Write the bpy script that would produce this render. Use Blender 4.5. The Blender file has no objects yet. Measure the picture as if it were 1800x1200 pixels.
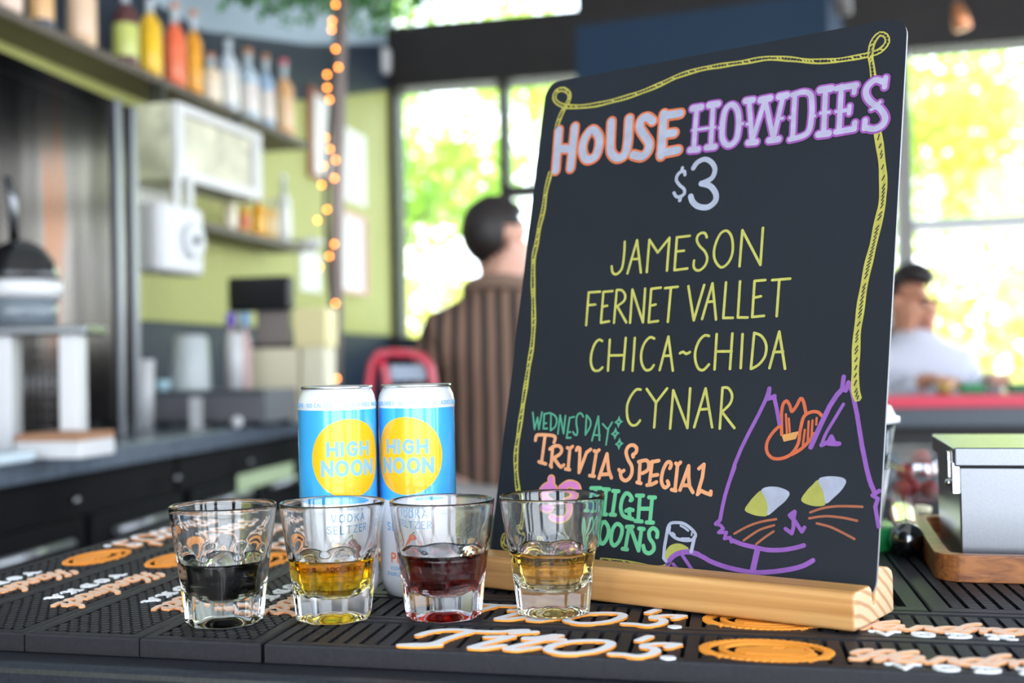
import bpy, math, random
from mathutils import Vector, Matrix, noise
random.seed(7)
C = bpy.context.scene.collection
PI = math.pi
# ------------------------------------------------------------------ camera
FPX, PITCH, ROLL, CAMZ = 2107.2, math.radians(1.0678), math.radians(1.0782), 0.1694
_F = Vector((0, math.cos(PITCH), math.sin(PITCH)))
_U0 = Vector((0, -math.sin(PITCH), math.cos(PITCH))); _R0 = Vector((1, 0, 0))
_R = _R0*math.cos(ROLL) - _U0*math.sin(ROLL); _U = _U0*math.cos(ROLL) + _R0*math.sin(ROLL)
CAM = Vector((0, 0, CAMZ))
cd = bpy.data.cameras.new('camera'); cam = bpy.data.objects.new('camera', cd); C.objects.link(cam)
cam.matrix_world = Matrix(((_R.x, _U.x, -_F.x, 0), (_R.y, _U.y, -_F.y, 0), (_R.z, _U.z, -_F.z, CAMZ), (0, 0, 0, 1)))
cd.sensor_width = 36; cd.sensor_fit = 'HORIZONTAL'; cd.lens = FPX/1800*36
cd.clip_start = 0.02; cd.clip_end = 300
cd.dof.use_dof = True; cd.dof.focus_distance = 0.83; cd.dof.aperture_fstop = 4.4
bpy.context.scene.camera = cam
# ------------------------------------------------------------------ light and exposure
sc = bpy.context.scene
sc.view_settings.view_transform = 'Standard'; sc.view_settings.look = 'None'
sc.view_settings.exposure = 1.22; sc.view_settings.gamma = 1; sc.view_settings.use_curve_mapping = False
sc.cycles.use_denoising = True
sc.cycles.max_bounces = 14; sc.cycles.transmission_bounces = 14; sc.cycles.transparent_max_bounces = 12
sc.cycles.glossy_bounces = 6; sc.cycles.diffuse_bounces = 5
w = bpy.data.worlds.new('sky'); sc.world = w; w.use_nodes = True
nt = w.node_tree; bgn = nt.nodes['Background']
tc = nt.nodes.new('ShaderNodeTexCoord'); sx = nt.nodes.new('ShaderNodeSeparateXYZ'); rp = nt.nodes.new('ShaderNodeValToRGB')
nt.links.new(tc.outputs['Generated'], sx.inputs[0]); nt.links.new(sx.outputs['Z'], rp.inputs[0])
rp.color_ramp.elements[0].position = 0.0; rp.color_ramp.elements[0].color = (0.90, 0.95, 1.0, 1)
rp.color_ramp.elements[1].position = 0.7; rp.color_ramp.elements[1].color = (0.60, 0.77, 1.0, 1)
nt.links.new(rp.outputs[0], bgn.inputs[0]); bgn.inputs[1].default_value = 3.3
sd = bpy.data.lights.new('sun', 'SUN'); sd.energy = 9.0; sd.angle = math.radians(0.6); sd.color = (1.0, 0.93, 0.80)
so = bpy.data.objects.new('sun', sd); C.objects.link(so)
so.rotation_euler = Vector((-0.35, 0.62, -0.85)).to_track_quat('-Z', 'Y').to_euler()

# ------------------------------------------------------------------ places
def ray(x, y): return _F + _R*((x-900)/FPX) - _U*((y-600)/FPX)
def at(x, y, Y):                       # the point seen at photo pixel (x, y) at distance Y
    d = ray(x, y); return CAM + d*(Y/d.y)
def on_z(x, y, z):
    d = ray(x, y); return CAM + d*((z-CAMZ)/d.z)
def on_wall(x, y, P, ang):             # on a vertical plane through P running along heading ang (clockwise from +Y)
    d = ray(x, y); n = Vector((math.cos(ang), -math.sin(ang), 0))
    return CAM + d*((P-CAM).dot(n)/d.dot(n))
FLOOR = -1.085
RA = math.radians(12.5)                # heading of the room's long side
E1 = Vector((math.cos(RA), -math.sin(RA), 0)); E2 = Vector((math.sin(RA), math.cos(RA), 0))

# ------------------------------------------------------------------ materials
MATS = {}
def mat(name, col, rough=0.5, metal=0.0, noise_amt=0.0, scale=8.0, bump=0.0, bscale=60, emit=0, trans=0, ior=1.45, coat=0, sheen=0, spec=0.5, stretch=None):
    if name in MATS: return MATS[name]
    m = bpy.data.materials.new(name); m.use_nodes = True; t = m.node_tree; b = t.nodes['Principled BSDF']
    b.inputs['Base Color'].default_value = (*col, 1); b.inputs['Roughness'].default_value = rough; b.inputs['Metallic'].default_value = metal
    b.inputs['IOR'].default_value = ior; b.inputs['Transmission Weight'].default_value = trans; b.inputs['Coat Weight'].default_value = coat
    b.inputs['Sheen Weight'].default_value = sheen; b.inputs['Specular IOR Level'].default_value = spec
    if emit: b.inputs['Emission Color'].default_value = (*col, 1); b.inputs['Emission Strength'].default_value = emit
    if noise_amt or bump:
        tcn = t.nodes.new('ShaderNodeTexCoord'); mp = t.nodes.new('ShaderNodeMapping'); t.links.new(tcn.outputs['Object'], mp.inputs[0])
        if stretch: mp.inputs['Scale'].default_value = stretch
    if noise_amt:
        n = t.nodes.new('ShaderNodeTexNoise'); n.inputs['Scale'].default_value = scale; n.inputs['Detail'].default_value = 5
        t.links.new(mp.outputs[0], n.inputs[0])
        r = t.nodes.new('ShaderNodeValToRGB'); t.links.new(n.outputs['Fac'], r.inputs[0])
        a = noise_amt
        r.color_ramp.elements[0].position = 0.3; r.color_ramp.elements[1].position = 0.7
        r.color_ramp.elements[0].color = (*[max(0, c*(1-a)) for c in col], 1); r.color_ramp.elements[1].color = (*[min(1, c*(1+a)) for c in col], 1)
        t.links.new(r.outputs[0], b.inputs['Base Color'])
    if bump:
        n2 = t.nodes.new('ShaderNodeTexNoise'); n2.inputs['Scale'].default_value = bscale; n2.inputs['Detail'].default_value = 3
        t.links.new(mp.outputs[0], n2.inputs[0])
        bp = t.nodes.new('ShaderNodeBump'); bp.inputs['Strength'].default_value = bump; bp.inputs['Distance'].default_value = 0.002
        t.links.new(n2.outputs['Fac'], bp.inputs['Height']); t.links.new(bp.outputs[0], b.inputs['Normal'])
    MATS[name] = m; return m
def liquid(name, sigma, ior=1.36):
    m = bpy.data.materials.new(name); m.use_nodes = True; t = m.node_tree; b = t.nodes['Principled BSDF']
    b.inputs['Base Color'].default_value = (1, 1, 1, 1); b.inputs['Roughness'].default_value = 0; b.inputs['Transmission Weight'].default_value = 1; b.inputs['IOR'].default_value = ior
    v = t.nodes.new('ShaderNodeVolumeAbsorption'); d = max(sigma)*1.02
    v.inputs['Color'].default_value = (*[1-s/d for s in sigma], 1); v.inputs['Density'].default_value = d
    t.links.new(v.outputs[0], t.nodes['Material Output'].inputs['Volume']); return m
def pane_mat(name, tint=(1, 1, 1), refl=0.06):
    m = bpy.data.materials.new(name); m.use_nodes = True; t = m.node_tree; t.nodes.remove(t.nodes['Principled BSDF'])
    a = t.nodes.new('ShaderNodeBsdfTransparent'); a.inputs[0].default_value = (*tint, 1); g = t.nodes.new('ShaderNodeBsdfGlossy'); g.inputs['Roughness'].default_value = 0.02
    x = t.nodes.new('ShaderNodeMixShader'); x.inputs[0].default_value = refl
    t.links.new(a.outputs[0], x.inputs[1]); t.links.new(g.outputs[0], x.inputs[2]); t.links.new(x.outputs[0], t.nodes['Material Output'].inputs['Surface']); return m
def wood(name, c0, c1, scale=1.0, rough=0.45, axis=0):
    m = bpy.data.materials.new(name); m.use_nodes = True; t = m.node_tree; b = t.nodes['Principled BSDF']; b.inputs['Roughness'].default_value = rough
    tcn = t.nodes.new('ShaderNodeTexCoord'); mp = t.nodes.new('ShaderNodeMapping'); t.links.new(tcn.outputs['Object'], mp.inputs[0])
    s = [75*scale]*3; s[axis] = 3*scale; mp.inputs['Scale'].default_value = s
    n = t.nodes.new('ShaderNodeTexNoise'); n.inputs['Scale'].default_value = 1.6; n.inputs['Detail'].default_value = 8; n.inputs['Distortion'].default_value = 0.9
    t.links.new(mp.outputs[0], n.inputs[0]); r = t.nodes.new('ShaderNodeValToRGB'); t.links.new(n.outputs['Fac'], r.inputs[0])
    r.color_ramp.elements[0].position = 0.34; r.color_ramp.elements[0].color = (*c0, 1); r.color_ramp.elements[1].position = 0.62; r.color_ramp.elements[1].color = (*c1, 1)
    t.links.new(r.outputs[0], b.inputs['Base Color']); return m
def end_grain(name, c0, c1):
    m = bpy.data.materials.new(name); m.use_nodes = True; t = m.node_tree; b = t.nodes['Principled BSDF']; b.inputs['Roughness'].default_value = 0.5
    tcn = t.nodes.new('ShaderNodeTexCoord'); mp = t.nodes.new('ShaderNodeMapping'); mp.inputs['Location'].default_value = (0, 0.02, 0.09); t.links.new(tcn.outputs['Object'], mp.inputs[0])
    wv = t.nodes.new('ShaderNodeTexWave'); wv.wave_type = 'RINGS'; wv.rings_direction = 'X'; wv.inputs['Scale'].default_value = 40; wv.inputs['Distortion'].default_value = 2.2; wv.inputs['Detail'].default_value = 2; wv.inputs['Detail Scale'].default_value = 0.6
    t.links.new(mp.outputs[0], wv.inputs[0]); r = t.nodes.new('ShaderNodeValToRGB'); t.links.new(wv.outputs['Fac'], r.inputs[0])
    r.color_ramp.elements[0].position = 0.05; r.color_ramp.elements[0].color = (*c0, 1); r.color_ramp.elements[1].position = 0.45; r.color_ramp.elements[1].color = (*c1, 1)
    t.links.new(r.outputs[0], b.inputs['Base Color']); return m
def lin(r, g, b):
    return tuple((c/255/12.92 if c/255 <= 0.04045 else ((c/255+0.055)/1.055)**2.4) for c in (r, g, b))

# ------------------------------------------------------------------ meshes
WL = {}
class MB:
    def __init__(s): s.v = []; s.f = []; s.m = []; s.s = []
    def add(s, vs, fs, mi=0, sm=False):
        o = len(s.v); s.v += [Vector(q) for q in vs]
        for q in fs: s.f.append([i+o for i in q]); s.m.append(mi); s.s.append(sm)
    def box(s, c, d, mi=0, M=None):
        x, y, z = d[0]/2, d[1]/2, d[2]/2
        vs = [Vector((a*x, b*y, e*z))+Vector(c) for a in (-1, 1) for b in (-1, 1) for e in (-1, 1)]
        if M: vs = [M @ q for q in vs]
        s.add(vs, [(0, 1, 3, 2), (4, 6, 7, 5), (0, 4, 5, 1), (2, 3, 7, 6), (0, 2, 6, 4), (1, 5, 7, 3)], mi)
    def lathe(s, prof, n=48, mi=0, c=(0, 0, 0), M=None, sm=True, mis=None):
        c = Vector(c); vs = []
        for r, z in prof:
            for k in range(n): vs.append(Vector((r*math.cos(2*PI*k/n), r*math.sin(2*PI*k/n), z)))
        vs = [(M @ q if M else q)+c for q in vs]; o = len(s.v); s.v += vs
        for i in range(len(prof)-1):
            for k in range(n):
                k2 = (k+1) % n; s.f.append([o+i*n+k, o+i*n+k2, o+(i+1)*n+k2, o+(i+1)*n+k]); s.m.append(mis[i] if mis else mi); s.s.append(sm)
        for i, rev in ((0, True), (len(prof)-1, False)):
            if prof[i][0] > 1e-6:
                q = [o+i*n+k for k in range(n)]; s.f.append(q[::-1] if rev else q); s.m.append((mis[0] if rev else mis[-1]) if mis else mi); s.s.append(False)
    def tube(s, path, r, n=8, mi=0, closed=False, sm=True):
        P = [Vector(q) for q in path]; N = len(P); rs = r if isinstance(r, (list, tuple)) else [r]*N
        o = len(s.v); ref = None
        for i, q in enumerate(P):
            a = P[i-1] if (i or closed) else q; b = P[(i+1) % N] if (i < N-1 or closed) else q
            t = (b-a).normalized()
            if ref is None: ref = Vector((0, 0, 1)) if abs(t.z) < 0.9 else Vector((1, 0, 0))
            u = (ref-t*ref.dot(t)).normalized(); ref = u; v = t.cross(u)
            for k in range(n):
                a_ = 2*PI*k/n; s.v.append(q+(u*math.cos(a_)+v*math.sin(a_))*rs[i])
        for i in range(N if closed else N-1):
            j = (i+1) % N
            for k in range(n):
                k2 = (k+1) % n; s.f.append([o+i*n+k, o+i*n+k2, o+j*n+k2, o+j*n+k]); s.m.append(mi); s.s.append(sm)
        if not closed:
            s.f.append([o+k for k in range(n)][::-1]); s.f.append([o+(N-1)*n+k for k in range(n)]); s.m += [mi]*2; s.s += [False]*2
    def ball(s, c, r, mi=0, n=16, m=10, M=None):
        rx, ry, rz = r if isinstance(r, (tuple, list)) else (r, r, r); c = Vector(c); vs = []
        for i in range(m+1):
            th = PI*i/m
            for k in range(n):
                q = Vector((rx*math.sin(th)*math.cos(2*PI*k/n), ry*math.sin(th)*math.sin(2*PI*k/n), -rz*math.cos(th)))
                vs.append((M @ q if M else q)+c)
        s.add(vs, [(i*n+k, i*n+(k+1) % n, (i+1)*n+(k+1) % n, (i+1)*n+k) for i in range(m) for k in range(n)], mi, True)
    def prism(s, poly, h0, h1, fr, mi=0, side=None):          # polygon in (u, v), raised h0..h1 through frame fr(u, v, h)
        a = sum(poly[i-1][0]*poly[i][1]-poly[i][0]*poly[i-1][1] for i in range(len(poly)))
        if a < 0: poly = poly[::-1]
        n = len(poly); o = len(s.v)
        s.v += [Vector(fr(u, v, h0)) for u, v in poly]+[Vector(fr(u, v, h1)) for u, v in poly]
        s.f.append([o+n+i for i in range(n)]); s.m.append(mi); s.s.append(False)
        s.f.append([o+i for i in range(n)][::-1]); s.m.append(mi); s.s.append(False)
        for i in range(n):
            j = (i+1) % n; s.f.append([o+i, o+j, o+n+j, o+n+i]); s.m.append(mi if side is None else side); s.s.append(False)
    def build(s, name, mats, parent=None, loc=None, bevel=0, bseg=2, subsurf=0, local=False, fixn=False):
        me = bpy.data.meshes.new(name); o = bpy.data.objects.new(name, me); C.objects.link(o)
        base = Vector(WL[parent.name]) if parent else Vector((0, 0, 0))
        own = Vector(loc) if loc is not None else base
        off = Vector((0, 0, 0)) if local else own
        me.from_pydata([q-off for q in s.v], [], s.f)
        for q in (mats if isinstance(mats, (list, tuple)) else [mats]): me.materials.append(q)
        me.polygons.foreach_set('material_index', s.m); me.polygons.foreach_set('use_smooth', s.s); me.update()
        if fixn:
            import bmesh
            bm = bmesh.new(); bm.from_mesh(me); bmesh.ops.recalc_face_normals(bm, faces=bm.faces); bm.to_mesh(me); bm.free()
        if parent: o.parent = parent
        o.location = (own-base) if not local else (Vector(loc) if loc is not None else (0, 0, 0))
        WL[o.name] = own if not local else base
        if bevel:
            b = o.modifiers.new('Bevel', 'BEVEL'); b.width = bevel; b.segments = bseg; b.limit_method = 'ANGLE'; b.angle_limit = math.radians(40); b.harden_normals = False
        return o
def thing(name, label, cat, loc=(0, 0, 0), group=None, rotz=0):
    o = bpy.data.objects.new(name, None); C.objects.link(o); o.empty_display_size = 0.05
    o.location = loc; o.rotation_euler = (0, 0, rotz); o['label'] = label; o['category'] = cat
    if group: o['group'] = group
    WL[o.name] = Vector(loc); return o
def tag(o, label, cat, group=None, kind=None):
    o['label'] = label; o['category'] = cat
    if group: o['group'] = group
    if kind: o['kind'] = kind
    return o
def struct(o): o['kind'] = 'structure'; return o
def dup(root, loc=None, rotz=None, label=None):
    r = root.copy(); C.objects.link(r)
    if loc is not None: r.location = loc; WL[r.name] = Vector(loc)
    if rotz is not None: r.rotation_euler = (0, 0, rotz)
    if label: r['label'] = label
    for ch in list(root.children):
        c = ch.copy(); C.objects.link(c); c.parent = r
        for g in list(ch.children):
            d = g.copy(); C.objects.link(d); d.parent = c
    return r
# ------------------------------------------------------------------ hand lettering: strokes as raised ribbons
def pts(t): return [tuple(map(float, q.split(','))) for q in t.split()]
def smooth(P, closed, step=1.2):
    n = len(P)
    if n < 3: return P
    out = []
    for i in range(n if closed else n-1):
        p0 = P[i-1] if (i or closed) else P[0]; p1 = P[i]; p2 = P[(i+1) % n]; p3 = P[(i+2) % n] if (closed or i+2 < n) else P[-1]
        L = math.dist(p1, p2); k = max(2, int(L/step))
        for j in range(k):
            t = j/k
            out.append(tuple(0.5*((2*p1[d])+(-p0[d]+p2[d])*t+(2*p0[d]-5*p1[d]+4*p2[d]-p3[d])*t*t+(-p0[d]+3*p1[d]-3*p2[d]+p3[d])*t**3) for d in (0, 1)))
    if not closed: out.append(P[-1])
    return out
def fine(P, step):
    out = []
    for a, b in zip(P, P[1:]):
        k = max(1, int(math.dist(a, b)/step))
        out += [(a[0]+(b[0]-a[0])*j/k, a[1]+(b[1]-a[1])*j/k) for j in range(k)]
    return out+[P[-1]]
LIFT = [0]
def stroke(mb, P, w, fr, h0, h1, closed=False, sm=False, mi=0, side=None, dz=0.012, maxseg=None, cap=True):
    if sm: P = smooth(P, closed)
    if closed: P = list(P)+[P[0]]
    if not closed:                                           # split at sharp corners
        for i in range(1, len(P)-1):
            a = math.atan2(P[i][1]-P[i-1][1], P[i][0]-P[i-1][0]); b = math.atan2(P[i+1][1]-P[i][1], P[i+1][0]-P[i][0])
            if abs((b-a+PI) % (2*PI)-PI) > 1.05:
                stroke(mb, P[:i+1], w, fr, h0, h1, mi=mi, side=side, dz=dz, maxseg=maxseg, cap=cap); stroke(mb, P[i:], w, fr, h0, h1, mi=mi, side=side, dz=dz, maxseg=maxseg, cap=cap); return
    if maxseg: P = fine(P, maxseg)
    LIFT[0] = (LIFT[0]+1) % 14; top = h1+LIFT[0]*dz
    r = w/2; n = len(P); Lf = []; Rt = []
    for i in range(n):
        a = P[i-1] if i else (P[-2] if closed else P[0]); b = P[i+1] if i < n-1 else (P[1] if closed else P[-1])
        q = P[i]; d1 = (q[0]-a[0], q[1]-a[1]); d2 = (b[0]-q[0], b[1]-q[1])
        l1 = math.hypot(*d1) or 1; l2 = math.hypot(*d2) or 1
        t = (d1[0]/l1+d2[0]/l2, d1[1]/l1+d2[1]/l2); l = math.hypot(*t) or 1; t = (t[0]/l, t[1]/l)
        c = max(0.6, min(1, l/2 if (d1 != (0, 0) and d2 != (0, 0)) else 1)); k = r/c
        Lf.append((q[0]-t[1]*k, q[1]+t[0]*k)); Rt.append((q[0]+t[1]*k, q[1]-t[0]*k))
    o = len(mb.v)
    for q in range(n):
        for e in (Lf[q], Rt[q]): mb.v.append(Vector(fr(e[0], e[1], h0))); mb.v.append(Vector(fr(e[0], e[1], top)))
    sd_ = mi if side is None else side
    for i in range(n-1):
        a = o+4*i; b = o+4*(i+1)
        mb.f += [[a+3, b+3, b+1, a+1], [a+1, b+1, b, a], [a+2, b+2, b+3, a+3]]; mb.m += [mi, sd_, sd_]; mb.s += [False]*3
    if not closed and cap:
        for i, sgn in ((0, 1), (n-1, -1)):
            L_, R_ = (Lf[i], Rt[i]); q = P[i]; a0 = math.atan2(L_[1]-q[1], L_[0]-q[0]); N = 7
            ring = [(q[0]+r*math.cos(a0+sgn*PI*j/N), q[1]+r*math.sin(a0+sgn*PI*j/N)) for j in range(N+1)]
            oo = len(mb.v)
            for e in ring: mb.v.append(Vector(fr(e[0], e[1], h0))); mb.v.append(Vector(fr(e[0], e[1], top)))
            f_ = [oo+2*j+1 for j in range(N+1)]; mb.f.append(f_ if sgn > 0 else f_[::-1]); mb.m.append(mi); mb.s.append(False)
            for j in range(N):
                g = [oo+2*j, oo+2*j+2, oo+2*j+3, oo+2*j+1]; mb.f.append(g if sgn > 0 else g[::-1]); mb.m.append(sd_); mb.s.append(False)
# a plain capital alphabet: strokes in a box 1 high
GL = {'A': (.7, ['0,0 .35,1 .7,0', '.13,.35 .57,.35']), 'B': (.6, ['0,0 0,1', '~0,1 .45,.97 .5,.75 .4,.55 0,.53', '~0,.53 .5,.5 .6,.27 .5,.04 0,0']), 'C': (.65, ['~.62,.82 .4,1 .12,.85 .02,.5 .12,.15 .4,0 .62,.18']),
 'D': (.65, ['0,0 0,1', '~0,1 .4,.95 .63,.5 .4,.05 0,0']), 'E': (.5, ['.5,1 0,1 0,0 .5,0', '0,.52 .42,.52']), 'F': (.5, ['.5,1 0,1 0,0', '0,.52 .42,.52']), 'G': (.7, ['~.64,.82 .4,1 .12,.85 .02,.5 .12,.15 .4,0 .6,.1 .66,.3', '.66,.3 .66,.48 .42,.48']),
 'H': (.65, ['0,0 0,1', '.65,0 .65,1', '0,.5 .65,.5']), 'I': (.05, ['.02,0 .02,1']), 'K': (.6, ['0,0 0,1', '.58,1 0,.42', '.2,.6 .6,0']), 'L': (.48, ['0,1 0,0 .48,0']), 'N': (.68, ['0,0 0,1 .68,0 .68,1']),
 'O': (.8, ['@.4,1 .12,.85 .02,.5 .12,.15 .4,0 .68,.15 .78,.5 .68,.85']), 'P': (.58, ['0,0 0,1', '~0,1 .45,.97 .57,.73 .45,.48 0,.45']), 'R': (.6, ['0,0 0,1', '~0,1 .45,.97 .57,.74 .45,.5 0,.47', '.25,.47 .6,0']),
 'S': (.55, ['~.5,.85 .3,1 .06,.88 .08,.65 .28,.52 .5,.36 .5,.13 .28,0 .04,.14']), 'T': (.6, ['0,1 .6,1', '.3,1 .3,0']), 'U': (.65, ['~0,1 .02,.3 .15,.03 .32,0 .5,.03 .63,.3 .65,1']), 'V': (.66, ['0,1 .33,0 .66,1']), 'W': (.95, ['0,1 .24,0 .47,.8 .7,0 .95,1']),
 'X': (.6, ['0,0 .6,1', '0,1 .6,0']), 'Y': (.6, ['0,1 .3,.5 .6,1', '.3,.5 .3,0']), 'Z': (.6, ['0,1 .6,1 0,0 .6,0']), '0': (.6, ['@.3,1 .08,.8 .03,.5 .08,.2 .3,0 .52,.2 .57,.5 .52,.8']), '1': (.3, ['.02,.8 .2,1 .2,0']), '.': (.08, ['.03,0 .04,.02']), '%': (.7, ['0,0 .7,1', '@.12,1 .02,.85 .12,.7 .22,.85', '@.58,.3 .48,.15 .58,0 .68,.15']), '*': (.15, ['.07,.45 .08,.55'])}
def text_strokes(t, h, gap=0.22, space=0.4, wide=1.0):
    x = 0; out = []
    for ch in t:
        if ch == ' ': x += space*h; continue
        wd, ss = GL[ch]
        for q in ss:
            fl = q[0] if q[0] in '~@' else ''; P = [(x+a*h*wide, b*h) for a, b in pts(q.lstrip('~@'))]
            out.append((P, fl == '@', bool(fl)))
        x += (wd*wide+gap)*h
    return out, x-gap*h
def write(mb, t, h, w, fr, h0, h1, cx, y, mi=0, side=None, dz=0.012, wide=1.0, gap=0.22, space=0.4, maxseg=None):
    ss, L = text_strokes(t, h, gap, space, wide)
    for P, cl, sm in ss: stroke(mb, [(a-L/2+cx, b+y) for a, b in P], w, fr, h0, h1, cl, sm, mi, side, dz, maxseg)
# ------------------------------------------------------------------ the bar and its mats
BYAW, LEAN = math.radians(-36.268), math.radians(13.351)
RT = Vector((math.cos(BYAW), math.sin(BYAW), 0)); NB = Vector((-math.sin(BYAW), math.cos(BYAW), 0))
UP = Vector((0, 0, 1))*math.cos(LEAN)+NB*math.sin(LEAN); BN = RT.cross(UP)
D1 = Vector((math.cos(math.radians(-14.305)), math.sin(math.radians(-14.305)), 0)); D2 = Vector((math.sin(math.radians(10.436)), math.cos(math.radians(10.436)), 0))
ZP = Vector((0, 0, 1))
def ST(s, t, z=0): return D1*(s/1000)+D2*(t/1000)+ZP*(z/1000)
rubber = mat('black_rubber', (0.0130, 0.0122, 0.0160), 0.48, spec=0.36, noise_amt=0.25, scale=300, bump=0.10, bscale=1500)
stone = mat('dark_bar_top', (0.013, 0.014, 0.020), 0.36, noise_amt=0.5, scale=400)
white_ink = mat('white_rubber', (0.86, 0.84, 0.86), 0.5); orange_ink = mat('orange_rubber', (0.95, 0.33, 0.035), 0.5); peach_side = mat('peach_side', (0.93, 0.42, 0.18), 0.5); peach_ink = mat('peach_rubber', (0.93, 0.62, 0.46), 0.5)
black_panel = mat('black_panel', (0.012, 0.013, 0.016), 0.45)
def mat_frame(o, ax, ay): return lambda u, v, h: o+ax*(u/1000)+ay*(v/1000)+ZP*(h/1000)
def mat_body(fr, L, W, kind, rim=8.0, badge=None):
    m = MB()
    prof = [(0.6, -12.5), (0, -12.0), (0, -1.6), (0.5, -0.5), (1.6, 0), (rim, 0), (rim+0.3, -9)]
    rings = []
    for d, z in prof: rings.append([fr(d, d, z), fr(L-d, d, z), fr(L-d, W-d, z), fr(d, W-d, z)])
    o = len(m.v); m.v += [q for r_ in rings for q in r_]
    for i in range(len(prof)-1):
        for k in range(4): m.f.append([o+4*i+k, o+4*i+(k+1) % 4, o+4*i+4+(k+1) % 4, o+4*i+4+k]); m.m.append(0); m.s.append(False)
    e = o+4*(len(prof)-1); m.f.append([e, e+1, e+2, e+3]); m.m.append(0); m.s.append(False)
    m.f.append([o+3, o+2, o+1, o]); m.m.append(0); m.s.append(False)
    def under(x, y): return badge is not None and ((x-badge[0])/(badge[2]*0.93))**2+((y-badge[1])/(badge[3]*0.93))**2 < 1
    x0, x1, y0, y1 = rim+1.2, L-rim-1.2, rim+1.2, W-rim-1.2
    if kind == 'hex':                                        # honeycomb studs
        R_ = 3.7; px, py = 6.75, 7.9; nu = int((x1-x0)/px); nv = int((y1-y0)/py)
        for i in range(nu+1):
            for j in range(nv+1):
                cx = x0+i*px+3; cy = y0+j*py+(py/2 if i % 2 else 0)+2
                if under(cx, cy): continue
                poly = [(min(x1, max(x0, cx+R_*math.cos(PI*k/3))), min(y1, max(y0, cy+R_*math.sin(PI*k/3)))) for k in range(6)]
                if max(q[0] for q in poly)-min(q[0] for q in poly) > 3 and max(q[1] for q in poly)-min(q[1] for q in poly) > 2.5: m.prism(poly, -9, 0, fr)
    else:
        px, py, gx, gy = (10.3, 4.4, 2.8, 1.1) if kind == 'rib' else (10.8, 6.2, 3.2, 1.2)
        nu = int((x1-x0)/px); nv = int((y1-y0)/py)
        for i in range(nu):
            for j in range(nv):
                a = x0+i*px+1.2; b = y0+j*py
                if under(a+px/2, b+py/2): continue
                m.prism([(a, b), (a+px-gx, b), (a+px-gx, b+py-gy), (a, b+py-gy)], -9, 0, fr)
    return m
TITO = ['91.5,32.9 94.6,40.3 99.7,46.8 106.2,50.3 114.5,51.2 126.2,49.4 140.0,50.2 147.6,54.2 155.9,57.2', '149.5,47.0 153.9,49.7 162.6,53.5', '122.6,48.1 117.4,38.8 111.6,26.2 107.7,15.3 102.6,10.0 94.9,8.3 87.6,5.2', '87.6,5.2 98.4,5.5 110.1,10.2',
 '135.5,34.4 142.7,36.5 150.5,38.5', '150.1,37.7 142.2,25.6 136.2,15.7 131.7,7.3', '131.9,6.2 138.2,6.2 142.9,9.2 149.2,14.6', '160.0,36.6 166.8,38.2 176.3,46.3', '160.1,33.2 171,34 182.7,35.4', '179.5,46.8 172.6,35.3 163.9,23.7 157.0,14.8 153.4,7.7', '153.6,6.7 159.3,5.6 163.7,9.5 170.7,14.5',
 '@177.7,9.7 179.9,22.0 188.9,32.4 200.0,36.5 209.4,36.3 213.2,29.8 210.3,18.5 204.6,10.2 195.3,3.8 185.4,2.7', '229.0,41.3 234.6,53.2', '216.1,5.9 222.6,5.6 230.2,2.9 236.4,6.3 240.7,15.3 238.7,23.3 233.5,24.6', '233.5,24.6 233.7,30.0 239.5,34.3 245.5,35.9 252.6,35.4', '252.6,35.4 247.5,27.0']
HAND = ['0,1.5 4,2 8,7 12,14 17,21 21,24 24,24', '2,15 6,21 12,24', '13,0 20,9 28,19 37,24.5', '5,8 15,10.5 25,11.5', '@22,3 25,0 31,1 36,7 38,11 33,12.5 27,9', '38,12 36,4 40,0.5', '42,0 46,7 49,12', '46,6 51,11.5 55,11 53,4 57,0', '@57,4 60,0 66,1 71,7 73,11 67,12.5 61,9', '69,2 74,12 80,21 86,25', '71,6 71,1 74,0',
 '74,0 78,7 81,12', '78,6 83,11.5 87,11 84,1', '85,6 91,11.5 95,11 92,3 96,0', '@95,3 98,0 104,1 108,7 110,11 105,12.5 99,9', '110,12 108,4 112,0.5', '@111,4 114,0 119,1 124,7 126,11 120,12.5 115,9', '122,2 127,12 132,21 137,25', '124,6 124,1 127,0', '126,5 132,7 135,10 132,12.5 128,10 126,4 129,0.5 137,1.5']
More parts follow.
